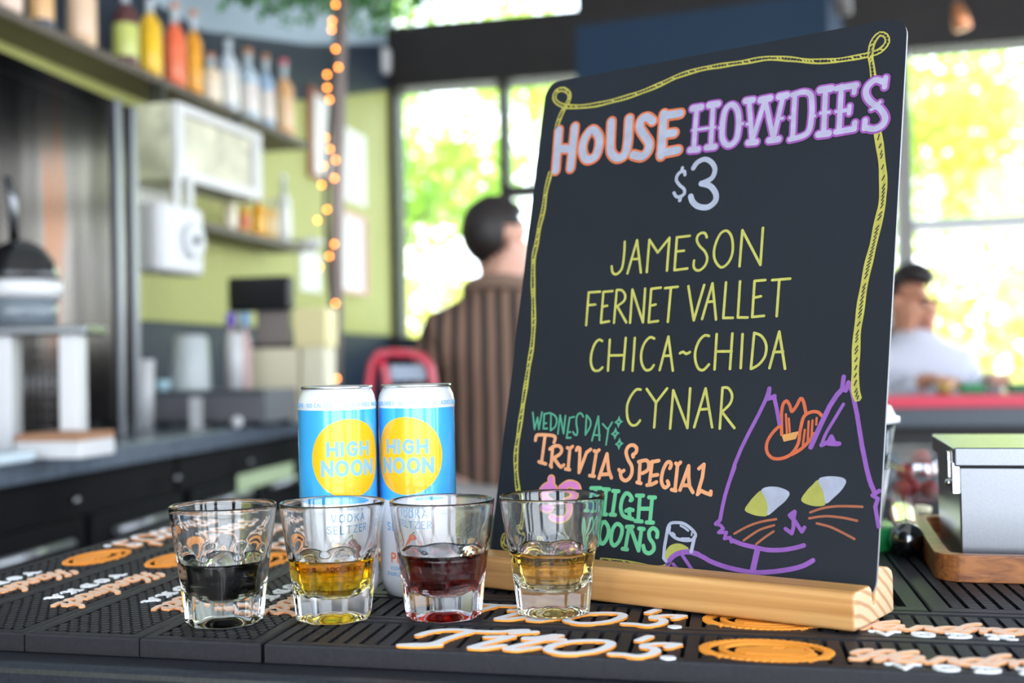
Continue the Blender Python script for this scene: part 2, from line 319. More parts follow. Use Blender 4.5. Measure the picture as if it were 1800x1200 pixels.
def add_mat_lettering(root, fr, dx, ty, badge, hx, hy, vx, vy):
    m = MB()
    for q in TITO: stroke(m, [(a+dx, b+ty) for a, b in pts(q.lstrip('@'))], 6.4, fr, -0.4, 1.15, q[0] == '@', True, 0, 1, dz=0.012)
    m.prism([(248.5+dx+4.6*math.cos(k*PI/8), 4.5+ty+3.4*math.sin(k*PI/8)) for k in range(16)], -0.4, 0.9, fr, 0)
    m.build('script_lettering', [white_ink, orange_ink], root)
    cx, cy, a, b = badge; m = MB(); N = 52
    def ring(ro, ri, h, teeth=0.0):
        oo = len(m.v); n = N*2
        for k in range(n):
            th = 2*PI*k/n; q = ro*(1+(teeth if k % 2 else 0))
            for s_, z in ((q, -1), (q, h), (ri, h), (ri, -1)): m.v.append(Vector(fr(cx+a*s_*math.cos(th), cy+b*s_*math.sin(th), z)))
        for k in range(n):
            k2 = (k+1) % n
            for e in range(3): m.f.append([oo+4*k+e, oo+4*k2+e, oo+4*k2+e+1, oo+4*k+e+1]); m.m.append(0); m.s.append(False)
    ring(0.965, 0.85, 0.9, 0.045); ring(0.71, 0.61, 0.9)
    for poly in ('-18,-6 -17,2 -14,5 -8,6.5 -2,9.5 3,9.5 4,6 5,1 11,1.5 11,6.5 22,6.5 22,1 26,-1 29,-6 20,-9 10,-11 -2,-11.5 -12,-10', '4,6.6 11,7.6 11,9.6 4,9.4'):
        m.prism([(cx+x*a/39, cy+y*b/29) for x, y in pts(poly)], -1, 0.8, fr, 0)
    m.build('oval_badge', [orange_ink], root)
    m = MB()
    for q in HAND: stroke(m, [(p_[0]+hx, p_[1]+hy) for p_ in pts(q.lstrip('@'))], 4.5, fr, -0.4, 1.1, q[0] == '@', True, 0, 1, dz=0.012)
    m.build('handwritten_lettering', [peach_ink, peach_side], root)
    m = MB()
    for k, ch in enumerate('VODKA'):
        c = vx+22*k; write(m, ch, 9.5, 3.0, fr, -0.4, 0.9, c, vy, 0, wide=1.55)
        ser = {'V': [(-6.5, 9.5), (6.5, 9.5)], 'D': [(-5.5, 9.5), (-5.5, 0)], 'K': [(-5, 9.5), (-5, 0), (5.5, 9.5), (5.5, 0)], 'A': [(-6, 0), (6, 0)], 'O': []}[ch]
        for x, y in ser: stroke(m, [(c+x-2.2, vy+y), (c+x+2.2, vy+y)], 2.4, fr, -0.4, 0.9)
    m.build('capital_lettering', [white_ink], root)
GB = 'black rubber bar mats'
edges = (-622, -540.4, -459, -375)
lab = ['black honeycomb bar mat along the far left edge of the bar', 'second black honeycomb bar mat from the left edge, just left of the first glass', 'black honeycomb bar mat passing under the black liquor glass', 'black honeycomb bar mat butting against the two long lettered mats, behind the amber glass']
for k, s0 in enumerate(edges):
    W_ = (edges[k+1] if k < 3 else -290.5)-s0-1.0; L_ = 607
    o0 = ST(s0, 1290); fr = mat_frame(o0, -D2, D1)
    r = thing('bar_mat', lab[k], 'bar mat', ST(s0+W_/2, 986, -12.5), GB)
    mat_body(fr, L_, W_, 'hex', badge=(318, 46, 46, 23)).build('rubber_mat', rubber, r)
    add_mat_lettering(r, fr, 6, 15, (318, 46, 46, 23), 390, 50, 407, 29)
lab = ['long black bar mat along the front edge of the bar under the red-brown drink', 'long black lettered bar mat half under the wooden foot of the chalkboard']
for k, t0 in enumerate((683, 763.6)):
    fr = mat_frame(ST(-288.9, t0), D1, D2)
    r = thing('bar_mat', lab[k], 'bar mat', ST(0, t0+40, -12.5), GB)
    mat_body(fr, 580, 79.6, 'rib', badge=(304, 32.5, 38.5, 26.5)).build('rubber_mat', rubber, r)
    add_mat_lettering(r, fr, 0, 0, (304, 32.5, 38.5, 26.5), 351, 17.5, 377, 3)
lab = ['plain ribbed black bar mat standing behind the chalkboard and cans', 'plain slotted black bar mat under the wooden tray']
for k, (s0, s1) in enumerate(((-288.9, 125), (126.5, 470))):
    fr = mat_frame(ST(s0, 844.2), D1, D2)
    r = thing('bar_mat', lab[k], 'bar mat', ST((s0+s1)/2, 1000, -12.5), GB)
    mat_body(fr, s1-s0, 400 if k else 440, 'slot', 13.0).build('rubber_mat', rubber, r)
r = thing('bar_counter', 'dark stone bar counter carrying the mats, glasses and chalkboard', 'counter', ST(0, 900, -1072))
m = MB(); fr = mat_frame(ST(0, 0, 0), D1, D2)
m.prism([(-628, 655), (900, 655), (900, 1420), (-628, 1420)], -52.5, -12.6, fr); m.build('counter_top', stone, r, bevel=0.006, bseg=3)
m = MB(); m.prism([(-600, 700), (880, 700), (880, 1390), (-600, 1390)], -1072, -53, fr); m.build('front_panel', black_panel, r)

# ------------------------------------------------------------------ chalkboard in its wooden foot
A0 = Vector((0.2074, 0.7322, 0.0019)); BR_ = Vector((0.22575, 0.75844, 0.0145)); BL_ = BR_-RT*0.3066
root = thing('chalkboard_sign', 'black chalkboard menu with hand-drawn cat, leaning back in a pine foot', 'sign', A0-RT*0.15+NB*0.035)
def BF(u, v, h): return BL_+RT*(u/1000)+UP*(v/1000)+BN*(h/1000)
def rrect(x0, y0, x1, y1, r, n=7):
    out = []
    for cx, cy, a in ((x1-r, y1-r, 0), (x0+r, y1-r, 90), (x0+r, y0+r, 180), (x1-r, y0+r, 270)):
        out += [(cx+r*math.cos(math.radians(a+90*k/n)), cy+r*math.sin(math.radians(a+90*k/n))) for k in range(n+1)]
    return out
slate = mat('slate_black', (0.0085, 0.0104, 0.0168), 0.55, spec=0.3, noise_amt=0.16, scale=9, bump=0.15, bscale=2500)
edge_white = mat('board_edge', (0.27, 0.26, 0.27), 0.5)
m = MB(); m.prism(rrect(0, 0, 306.6, 403.6, 14), -2.6, 0, BF, 0, 1); panel = m.build('board_panel', [slate, edge_white], root)
STROKES={
'list':[
(1.95,0,1,'94.1,255.1 94.7,246.2 94.3,234.7 91.8,230.3 88.6,229 85.7,231.1 84.5,235.8'),
(1.95,0,0,'99.5,229.1 105.1,255.4 111.4,229.1'),
(1.95,0,0,'103.9,240.2 107.8,240.3'),
(1.95,0,0,'116.6,229.1 116.1,254.9 124.5,244.1 133.5,255.1 134,229.2'),
(1.95,0,0,'150.7,255.2 139.9,254.9 140.5,229.1 151.2,229.7'),
(1.95,0,0,'141.4,243.7 147,243.9'),
(1.95,0,1,'165.1,252.9 163.6,256 160.8,256.8 157.8,255.3 157,251.3 159.8,246.6 164.6,241.9 167,236.6 166,231.5 163.1,228.4 160.1,227.5 157.2,229.2 156.1,232.2 156.3,235.5'),
(1.95,1,1,'181,256.7 176.2,254.9 173,247.8 172.1,240.6 173.9,233.9 178.9,228.8 183.7,231.1 186.6,236.6 187.1,243.8 185.2,252'),
(1.95,0,0,'193.7,228.6 193.6,256 210,228.6 209.7,256.4'),
(1.95,0,0,'66.7,189.1 65.8,215.6 76.3,215.7'),
(1.95,0,0,'67.1,205.2 73.2,205.4'),
(1.95,0,0,'87.6,215.6 79.4,215.3 80.1,190.5 87.4,191.4'),
(1.95,0,0,'80.4,203.4 84.2,204'),
(1.95,0,0,'91.9,190.1 91.4,216.2'),
(1.95,0,1,'91.4,216.2 96.1,215.7 99.5,211.6 98.8,207.1 93.3,203.2'),
(1.95,0,0,'93.3,203.2 102.9,190'),
(1.95,0,0,'106.3,189.6 105.4,215.8 117.6,189.5 116.6,216'),
(1.95,0,0,'130.1,216 122,215.5 122.6,189.3 130.5,190'),
(1.95,0,0,'123.9,202.4 127.1,203'),
(1.95,0,0,'133.9,215.4 144.6,215.9'),
(1.95,0,0,'138.9,215.5 139,189.1'),
(1.95,0,0,'153.5,215.8 160.5,189.4 166.5,216'),
(1.95,0,0,'167.2,190.2 173.1,216.9 178.5,189.4'),
(1.95,0,0,'170.6,203 175.9,203.1'),
(1.95,0,0,'184,217 184.2,190.3 191.8,190.1'),
(1.95,0,0,'195.1,217.1 195.7,190.2 203.3,189.9'),
(1.95,0,0,'214.7,217 206.5,216.8 206.9,190.1 215.8,190.6'),
(1.95,0,0,'207.9,204.4 212.3,205.1'),
(1.95,0,0,'220,216.6 233.5,216.9'),
(1.95,0,0,'225.4,216.7 225.5,190'),
(1.95,0,1,'83,175.9 80.3,177 76.7,174.1 74.5,166.3 75,158.5 78.2,153.1 82.7,152.6 85.8,155'),
(1.95,0,0,'89.8,176.7 91,152.5'),
(1.95,0,0,'103.9,177.8 104.4,152.8'),
(1.95,0,0,'90.4,164.3 103.9,164.3'),
(1.95,0,0,'111.9,177.5 112.8,152.2'),
(1.95,0,1,'128.7,176.6 124.9,177.6 120.6,173 118.8,165.4 120.1,157.8 123.9,152.6 128.1,153 130.5,156.2'),
(1.95,0,0,'135.9,152.4 140.6,177.7 147,151.8'),
(1.95,0,0,'137.9,163 143.8,163.2'),
(1.95,0,1,'151.6,164.8 154.1,165.8 156.8,164.2 159.7,165.5'),
(1.95,0,1,'174,177.2 170.5,177.7 166.4,173.7 164.1,166.3 164.8,159 167.9,153 172,152 176,156'),
(1.95,0,0,'180.1,178.3 180.8,152.3'),
(1.95,0,0,'192.5,178.4 192.9,152.4'),
(1.95,0,0,'180.5,165.5 193,165.3'),
(1.95,0,0,'200.5,177.7 201.2,153'),
(1.95,0,0,'209.4,178.4 209,152.4'),
(1.95,0,1,'209.4,178.4 215.1,175.9 219.1,169.6 219,161.6 214.9,155.5 209.5,152.4'),
(1.95,0,0,'223,152.7 228.3,178.7 234.6,152.1'),
(1.95,0,0,'225.1,164.1 232.2,164.2'),
(1.95,0,1,'121.3,137.6 117.6,137.6 113.4,132.4 111.1,124.9 112.7,115.5 116.4,110.9 120.6,111 123.4,114.3'),
(1.95,0,0,'126.5,138 135.5,127.8 143.6,138.4'),
(1.95,0,0,'135.5,127.8 135.9,109.4'),
(1.95,0,0,'149.2,108.7 148.9,137 163.2,109.4 162.6,138.4'),
(1.95,0,0,'168.6,110 175,138.3 182.8,110.2'),
(1.95,0,0,'172.8,123 179.1,123.5'),
(1.95,0,0,'188.8,109.4 188.3,138.8'),
(1.95,0,1,'188.3,138.8 192.7,138.6 196.2,133.4 195.1,127.2 189.4,121.4'),
(1.95,0,0,'189.4,121.4 200,110'),
],
'price':[
(2.6,0,1,'141.7,304.8 141.1,307.6 138.2,307.9 135.2,305.2 134.8,301 138.1,296.8 142.1,293.3 142.8,289.8 139.8,287.5 136.1,287.8 133.7,291.1'),
(2.6,0,1,'138.9,310.9 138.5,307.5'),
(3,0,1,'139.8,287.5 139.3,284.5'),
(4,0,1,'148.4,309.5 151.4,313.7 157.8,315.5 164,311.7 166.9,305.7 164.6,299.4 156.4,296.2'),
(4.6,0,1,'156.4,296.2 164.1,293.3 169.3,286.7 169.3,280.6 163.6,276.7 156,277.9 150.7,282 148.4,286.8'),
],
'house_edge':[
(10.0,0,0,'18.5,358.3 20.2,322.5'),
(10.0,0,0,'34.4,359 34.8,322.7'),
(10.0,0,0,'20.3,341.5 34.6,339.7'),
(10.0,1,1,'52.2,353.9 58.9,347.8 60.4,339.4 57.9,330.3 50.8,328.3 46.1,333 44.2,340.7 46.5,348.6'),
(10.0,0,1,'69.8,358.4 71.4,337.1 74,329.9 79.8,326 85.7,328.4 87.4,337.5 86.4,358.6'),
(10.0,0,1,'108.4,353.4 103.3,357.4 98.2,356.1 97.2,349.8 102.4,341.9 107.2,335.2 106.8,328.6 101.7,324.6 93.7,327'),
(10.0,0,0,'118.1,358 119.2,323'),
(10.0,0,0,'117.8,356.4 132.5,356.3'),
(10.0,0,0,'119.1,340.8 128.7,340.7'),
(10.0,0,0,'118.6,325.1 133.5,325.9'),
],
'house':[
(6.5,0,0,'18.5,358.3 20.2,322.5'),
(6.5,0,0,'34.4,359 34.8,322.7'),
(6.5,0,0,'20.3,341.5 34.6,339.7'),
(6.5,1,1,'52.2,353.9 58.9,347.8 60.4,339.4 57.9,330.3 50.8,328.3 46.1,333 44.2,340.7 46.5,348.6'),
(6.5,0,1,'69.8,358.4 71.4,337.1 74,329.9 79.8,326 85.7,328.4 87.4,337.5 86.4,358.6'),
(6.5,0,1,'108.4,353.4 103.3,357.4 98.2,356.1 97.2,349.8 102.4,341.9 107.2,335.2 106.8,328.6 101.7,324.6 93.7,327'),
(6.5,0,0,'118.1,358 119.2,323'),
(6.5,0,0,'117.8,356.4 132.5,356.3'),
(6.5,0,0,'119.1,340.8 128.7,340.7'),
(6.5,0,0,'118.6,325.1 133.5,325.9'),
],
'howdies_edge':[
(6.53,0,0,'146.7,357.2 147.4,323.6'),
(6.53,0,0,'160.6,357.2 161.8,323.8'),
(5.18,0,0,'145,340.6 163.5,340.4'),
(8.46,0,0,'143.2,358.8 150.4,358.8'),
(8.46,0,0,'157.4,359.3 164.4,359.3'),
(8.04,0,0,'144.4,324.5 151,324.2'),
(8.04,0,0,'158.5,324.7 164.9,324.6'),
(7.2,1,1,'176.4,356.9 181.2,352.1 183.5,341.4 182.6,328.3 176.6,324.1 171.2,329.8 170,342.3 171.4,353.5'),
(5.52,0,0,'167.9,339.3 169.4,339.5'),
(5.52,0,0,'185.2,340 186.7,340.1'),
(6.53,0,0,'190.5,357.3 195.6,325'),
(6.53,0,0,'195.6,325 203.4,356.4'),
(6.53,0,0,'203.4,356.4 212.5,324.7'),
(6.53,0,0,'212.5,324.7 217.5,356.7'),
(8.04,0,0,'187.8,358.1 193.5,357.9'),
(8.46,0,0,'199.8,356.9 207.2,357.3'),
(8.46,0,0,'214.5,357.4 220.3,357.5'),
(8.04,0,0,'192.8,324.1 198.7,323.9'),
(8.04,0,0,'209.3,323.7 216.3,323.7'),
(5.52,0,0,'190.4,339.2 192.3,339.1'),
(5.52,0,0,'217,339.6 218.4,339.7'),
(6.53,0,0,'226.7,356.8 227.5,323.2'),
(7.03,0,1,'225,357 233.3,358 238.9,354.8 240.5,346.1 240.8,337.2 239.8,327.5 235.3,323.7 225.6,322.3'),
(5.52,0,0,'224.3,339.4 226.3,339.3'),
(5.52,0,0,'241.5,338.1 243,338'),
(6.7,0,0,'250,357 250.9,323.5'),
(8.46,0,0,'246.1,357.3 254.1,357.3'),
(8.21,0,0,'247.2,323 254.5,323'),
(5.52,0,0,'247.7,339.3 253.9,339.2'),
(6.7,0,0,'261.7,357.6 262.2,323.9'),
(7.62,0,0,'258.4,356.6 272.5,356.8'),
(6.36,0,0,'271.7,356.9 271.4,351.1'),
(6.02,0,0,'261.5,338.8 268.5,338.7'),
(6.02,0,0,'268.8,341.8 268.6,336'),
(5.52,0,0,'259.1,338.9 261.9,338.8'),
(7.37,0,0,'260.1,323.2 273.1,323.8'),
(6.7,0,0,'273.5,328.5 273.1,323.8'),
(6.7,0,0,'293.6,359.1 293.1,352'),
(7.37,0,1,'292.7,355.6 286.6,358.5 281.1,354.9 280.1,349.3 283.4,342.9 291.1,336 294.9,328.8 292.7,323.4 286.9,321.7 280.9,323.9'),
(6.7,0,0,'280.8,329.2 280.5,322.8'),
(5.52,0,0,'286.5,337.2 284.7,336.5'),
(5.52,0,0,'290.8,341.3 289.5,340.1'),
],
'howdies':[
(3.53,0,0,'146.7,357.2 147.4,323.6'),
(3.53,0,0,'160.6,357.2 161.8,323.8'),
(2.18,0,0,'145,340.6 163.5,340.4'),
(5.46,0,0,'143.2,358.8 150.4,358.8'),
(5.46,0,0,'157.4,359.3 164.4,359.3'),
(5.04,0,0,'144.4,324.5 151,324.2'),
(5.04,0,0,'158.5,324.7 164.9,324.6'),
(4.2,1,1,'176.4,356.9 181.2,352.1 183.5,341.4 182.6,328.3 176.6,324.1 171.2,329.8 170,342.3 171.4,353.5'),
(2.52,0,0,'167.9,339.3 169.4,339.5'),
(2.52,0,0,'185.2,340 186.7,340.1'),
(3.53,0,0,'190.5,357.3 195.6,325'),
(3.53,0,0,'195.6,325 203.4,356.4'),
(3.53,0,0,'203.4,356.4 212.5,324.7'),
(3.53,0,0,'212.5,324.7 217.5,356.7'),
(5.04,0,0,'187.8,358.1 193.5,357.9'),
(5.46,0,0,'199.8,356.9 207.2,357.3'),
(5.46,0,0,'214.5,357.4 220.3,357.5'),
(5.04,0,0,'192.8,324.1 198.7,323.9'),
(5.04,0,0,'209.3,323.7 216.3,323.7'),
(2.52,0,0,'190.4,339.2 192.3,339.1'),
(2.52,0,0,'217,339.6 218.4,339.7'),
(3.53,0,0,'226.7,356.8 227.5,323.2'),
(4.03,0,1,'225,357 233.3,358 238.9,354.8 240.5,346.1 240.8,337.2 239.8,327.5 235.3,323.7 225.6,322.3'),
(2.52,0,0,'224.3,339.4 226.3,339.3'),
(2.52,0,0,'241.5,338.1 243,338'),
(3.7,0,0,'250,357 250.9,323.5'),
(5.46,0,0,'246.1,357.3 254.1,357.3'),
(5.21,0,0,'247.2,323 254.5,323'),
(2.52,0,0,'247.7,339.3 253.9,339.2'),
(3.7,0,0,'261.7,357.6 262.2,323.9'),
(4.62,0,0,'258.4,356.6 272.5,356.8'),
(3.36,0,0,'271.7,356.9 271.4,351.1'),
(3.02,0,0,'261.5,338.8 268.5,338.7'),
(3.02,0,0,'268.8,341.8 268.6,336'),
(2.52,0,0,'259.1,338.9 261.9,338.8'),
(4.37,0,0,'260.1,323.2 273.1,323.8'),
(3.7,0,0,'273.5,328.5 273.1,323.8'),
(3.7,0,0,'293.6,359.1 293.1,352'),
(4.37,0,1,'292.7,355.6 286.6,358.5 281.1,354.9 280.1,349.3 283.4,342.9 291.1,336 294.9,328.8 292.7,323.4 286.9,321.7 280.9,323.9'),
(3.7,0,0,'280.8,329.2 280.5,322.8'),
(2.52,0,0,'286.5,337.2 284.7,336.5'),
(2.52,0,0,'290.8,341.3 289.5,340.1'),
],
'rope_top':[
(0,0,1,'280.1,378.9 267.2,378.6 254.1,379.1 237.2,381.7 219.7,386.6 201.8,390.3 183.8,390.5 165.4,391 146.5,391 127.4,388.6 112.1,384.2 96.4,380.5 78.2,377.7 57.4,376.1 40.2,376.4 24.5,378.8 15.1,382.6 9.8,388.4 11.3,394.2 17.9,395.1 24.6,390.1 24.9,384.1 21.3,377.7 18.7,372.1 16.4,364.5 15.9,359.7'),
],
'rope_left':[
(0,0,1,'15.1,322 12.6,306.3 12.2,289 10.2,274.4 9.4,259.8 8.2,247.7 10.7,225.7 14,206.4 16.3,189.7 17,173.1 16.2,159.1 15.5,140.5 14.8,122.1 14.1,103.7 13.9,85.5 17.1,67.6 20.7,54.4 21.3,38.9 18.8,25.5 11.7,21.9 11.6,14.9 18,12.3 31.3,14.6 52.6,14.5'),
],
'rope_right':[
(0,0,1,'279.4,379.2 285.5,379.5 290.1,381.9 293.2,386.3 291.8,391.4 287.4,393.6 283.8,390.3 281.8,384.9 281.5,377.6 283,370.1 284.4,361.9'),
],
'rope_side':[
(0,0,1,'290.1,319.3 292.2,309.8 294.5,297 295.9,286.5 296.5,277 296.3,265.9 295.2,257.9 294,250.7 292.3,239.9 290.5,229.9 288.7,220 287.4,210.1 286.1,198.2 285.3,186.4 284.4,174.6 284.6,158.9 285.1,143.4 286,135.6 287.8,131'),
],
'rope_foot':[
(0,0,1,'101.7,10.8 123,10.8 142,9.2 153.5,9.8 159.1,13'),
],
'wednesday':[
(1.45,0,0,'25.5,119.4 29,106.1 30.6,115.5 33.2,106.2 34.3,119.8'),
(1.45,0,0,'41.8,119.3 36.6,118.3 37.4,106.7 41,106.9'),
(1.45,0,0,'37.1,110.8 39.7,111.1'),
(1.45,0,0,'43,119 44.4,105.5'),
(1.45,0,1,'43,119 47.2,116.9 49.2,113.3 48.3,108.5 44.6,105.5'),
(1.45,0,0,'51.5,102.9 51.7,117.5 56.8,103.3 56.7,117.3'),
(1.45,0,0,'64.9,116.4 60.8,115.6 60,99.9 63.8,100.1'),
(1.45,0,0,'60.5,104.1 62.9,104.6'),
(1.45,0,1,'73.2,116.6 71.1,119.1 68.7,118.9 67.2,115.9 67.7,110.6 69.3,105.9 69.1,102.4 67,102.7 65.3,104.7'),
(1.45,0,0,'76.1,117.8 76.9,102.6'),
(1.45,0,1,'76.1,117.8 80,113.7 80.4,109.1 76.9,102.6'),
(1.45,0,0,'83.3,98.3 86.8,117 90,98.8'),
(1.45,0,0,'84.1,102.7 89.9,102.5'),
(1.45,0,0,'91.2,111.3 96.4,107 99.4,112.6'),
(1.45,0,0,'96.8,107.3 96.1,95.4'),
(1.45,1,0,'105.1,116.5 105.9,114.1 107.8,113.3 106,112.1 105.3,109.4 104.4,111.9 102.5,112.6 104.4,114'),
(1.45,1,0,'103.1,107.7 103.9,105.3 105.8,104.5 104,103.3 103.3,100.6 102.3,103.1 100.5,103.8 102.4,105.2'),
(1.45,1,0,'107.5,100 108.3,97.6 110.2,96.8 108.4,95.6 107.7,92.9 106.7,95.4 104.9,96.1 106.8,97.5'),
],
'trivia':[
(2.75,0,1,'31.1,97.4 31.5,101 34.1,101.8 40.6,101.8 47.5,101.3 49.6,99.6 48.9,96.1'),
(2.75,0,0,'39.8,101.5 39.3,80.1'),
(2.75,0,0,'36.7,80.7 39.3,79.9'),
(2.75,0,0,'39.3,80.1 43.4,79.2'),
(2.75,0,0,'48.2,91.9 48.6,77.4'),
(2.75,0,1,'45.7,90.9 49,93 53.8,93.5 56.8,90.9 55.7,87.4 50.2,84'),
(2.75,0,0,'50.2,84 55.8,78.6 57.8,77.2 60.3,78.9'),
(2.75,0,0,'47.6,78.4 49.1,77'),
(2.75,0,0,'61.7,92.3 64.2,91.7 66.3,93.4'),
(2.75,0,0,'64.2,91.7 64.5,76'),
(2.75,0,0,'62.1,76 66,75.6'),
(2.75,0,1,'70.2,90.7 71,92.6 72.8,92.3 73.5,89.7 74.8,73.8'),
(2.75,0,0,'74.8,73.8 79.7,89.3 83,91.6'),
(2.75,0,0,'86.3,90.6 88.4,89.8 90.5,91.3'),
(2.75,0,0,'88.4,89.8 87.2,72.2'),
(2.75,0,0,'84.6,71.8 88.7,71.5'),
(2.75,0,0,'93,70.2 97.9,88.6 100.7,76.7 103.8,70.9'),
(2.75,0,0,'95.5,73 100.8,73.5'),
(2.75,0,1,'120.7,87.1 120.2,88.7 122.6,90.2 122.9,93.6 119.8,95.8 116,94.8 114.2,90.8 116.4,85.2 120.1,80.3 120.9,75.3 119.3,71.3 116,69.3 112.5,71 111.2,74.3'),
(2.75,0,0,'109.5,77.2 111.6,75.2 113.8,76.7'),
(2.75,0,1,'125.6,83.6 131.9,84.9 134.2,82.5 134,78 129.7,75.3'),
(2.75,0,0,'126.9,83.3 127.6,68.6'),
(2.75,0,0,'126,68.5 129.3,67.9'),
(2.75,0,0,'137,84.2 136.4,67.6'),
(2.75,0,0,'136.4,83.8 142.3,85'),
(2.75,0,0,'137.5,73.8 142.4,74.7'),
(2.75,0,0,'134.5,66.8 138.2,67.4 142.1,69.4'),
(2.75,0,1,'152,79.8 152.8,82.3 151.4,84.4 149,83.5 146.7,78.5 145.9,71.8 147.2,67.5 149.6,65.7 152.2,67.7 151,70.4'),
(2.75,0,0,'156.5,83.5 158.1,82.2 160.1,84.3'),
(2.75,0,0,'158,82.7 157.7,65'),
(2.75,0,0,'155,64.5 158.4,63.9'),
(2.75,0,0,'161.7,64.6 166.9,82 167.7,73.8 169.1,67.4 172.1,63.4'),
(2.75,0,0,'163.8,68 168.3,68.2'),
(2.75,0,0,'175.2,80.4 178.9,83.5 178.5,74.3 176.2,64'),
(2.75,0,0,'175.8,62.2 178.2,64.9 181.9,63.5 186.1,62.4 186,64.7'),
],
'pink_edge':[
(7,0,1,'50.1,67.9 50.8,63.2'),
(7,0,1,'53.5,60.7 49.1,62.7 44.5,60.3 43.2,57 46,52.7 51.3,49.7 52.8,46.5 49.9,43.8 44.9,44.6'),
(7,0,1,'60.7,61.1 66.7,64.6 73.8,63.1 75.5,57.8 72,53.3 66.8,51.1'),
(7,0,1,'66.8,51.1 71.1,47.6 71.1,40.4 66.2,35.8 58.4,36.1 54.7,37.6'),
],
'pink':[
(4.2,0,1,'50.1,67.9 50.8,63.2'),
(4.2,0,1,'53.5,60.7 49.1,62.7 44.5,60.3 43.2,57 46,52.7 51.3,49.7 52.8,46.5 49.9,43.8 44.9,44.6'),
(4.2,0,1,'60.7,61.1 66.7,64.6 73.8,63.1 75.5,57.8 72,53.3 66.8,51.1'),
(4.2,0,1,'66.8,51.1 71.1,47.6 71.1,40.4 66.2,35.8 58.4,36.1 54.7,37.6'),
],
'green':[
(3.0,0,0,'87,62.5 95.3,62.9'),
(3.0,0,0,'91.2,62.1 91.2,45.2'),
(3.0,0,0,'88.8,44.7 93.8,44.6'),
(3.0,0,0,'97.9,62.2 102.8,62.2'),
(3.0,0,0,'100.4,61.9 100.5,43.9'),
(3.0,0,0,'98.5,43.8 102.6,43.7'),
(3.0,0,0,'91.1,52.9 100.2,53.4'),
(3.0,0,0,'106.2,61.3 111.2,61.2'),
(3.0,0,0,'108.7,61 107.9,43.9'),
(3.0,0,0,'106.1,43.8 110.3,43.8'),
(3.0,0,1,'121.9,55.1 123.3,56 120.7,59.3 117.5,60 115,55.6 114.4,49.3 116.6,44.2 120.2,42.5'),
(3.0,0,0,'120.2,42.5 125.1,41.7'),
(3.0,0,0,'119,47.3 121.9,48.7 124.7,48.1'),
(3.0,0,0,'121.6,47.9 122.8,42.2'),
(3.0,0,0,'126.7,58.9 132.2,59.1'),
(3.0,0,0,'129.5,59 130,40.5'),
(3.0,0,0,'127.6,40.5 133.1,40.4'),
(3.0,0,0,'137.1,58.1 142.2,58.2'),
(3.0,0,0,'139.8,58.1 139.8,40.3'),
(3.0,0,0,'137.1,40 142.5,40.2'),
(3.0,0,0,'130.1,49.5 139.9,50'),
(3.0,0,0,'88.9,37.3 89.2,21.5'),
(3.0,0,0,'88.9,37.3 97.7,20.8'),
(3.0,0,0,'98.4,37.2 97.7,20.8'),
(3.0,1,1,'102,38.1 105.6,34.1 105.9,28.6 103.8,23.6 101.1,22.2 98.7,26 98.3,31.6 99.4,36.2'),
(3.0,1,1,'112.7,37.4 116.6,35.6 117.4,31.5 115.8,25.2 112.1,21.6 109.2,24 108.8,29.5 109.8,34.4'),
(3.0,0,0,'120.9,35.8 126.1,36.2'),
(3.0,0,0,'123,35.6 121.6,19.8'),
(3.0,0,0,'119.2,19.8 123.2,19.6'),
(3.0,0,0,'124.1,35.7 132.7,19.6'),
(3.0,0,0,'133.5,35.3 132.7,19.6'),
(3.0,0,0,'131.3,35.2 135.4,35.1'),
(3.0,0,1,'146.7,30.2 146.7,33.8 143,36.3 140,33.7 140.8,29 144.2,25.2 145,21.2 141.8,18.3 138,19.3 136.2,23.1'),
],
'cup':[
(2.2,1,1,'161.6,41.4 167.7,40.8 174.8,36.7 177.2,33.2 174.7,30.2 168.8,29.3 161.9,30.5 157.1,33.5 154.9,37.4 156.7,40.5'),
(2.4,0,0,'154.8,37.4 153.5,23.9 153.6,15.9 155.7,13.9'),
(2.6,0,0,'176.4,32.2 174.9,21.9'),
(1.5,0,1,'164.8,39.4 167.9,38.2 171.1,36.3'),
(1.4,0,1,'158.9,34 161,32.6'),
(1.2,0,1,'166.4,30.7 172.4,31.1'),
(1.2,0,1,'156.6,38.2 156.5,35.5'),
(1.2,0,1,'174.2,35.3 174,33.3'),
],
'cup_fill':[
(0,0,1,'157.3,24.5 163.1,26.9 169.2,26 172.8,23.3 166.7,20.6 161.7,17.9 156,14.4 154.4,19.3'),
],
'cat':[
(3.6,0,1,'157,9 158.3,14.3 162.4,18.6 168.2,21 174.1,21.6 180.5,20.5'),
(2.2,0,1,'161.5,12.4 165.7,8.8'),
(2.4,0,1,'168.4,18.7 177.1,9.3'),
(3.2,0,1,'180.2,20.4 185.2,18.7 190.7,16.4 201.7,13.8 212.4,12.4 222.9,11.8 236.3,13.4 249.7,16.4 257.8,19.3 263.9,23.1'),
(2.8,0,0,'233.5,113.5 230.4,125 228.1,132.3'),
(3.2,0,0,'224.1,138 223.6,131 226.4,131.7 228.3,132.7'),
(2.7,0,0,'224,137.4 221.9,130 217.5,119.6 211.4,106.8 206.6,96 202.6,84.6 199.4,71.8'),
(2.8,0,0,'202.7,82.6 199.4,71.8 197.3,63.1 195.9,54.5 194.9,45.3 191.8,42.4'),
(2.4,0,0,'191.8,42.4 195.6,41.7 197.9,39.6 194.6,36.7 200.5,37.1 199.4,32.8 203.5,33.8 204.8,30.9'),
(3.0,0,1,'204.7,32.2 213,29.9 222.2,28.6 231.9,27.5 242,28.3 250.6,30.2 256.9,32.4'),
(4.2,0,0,'224.4,27.3 222.1,12.8'),
(3.4,0,0,'257.1,97.9 262.7,112.3 268.4,125.9 273.1,133.7 277.1,138.2'),
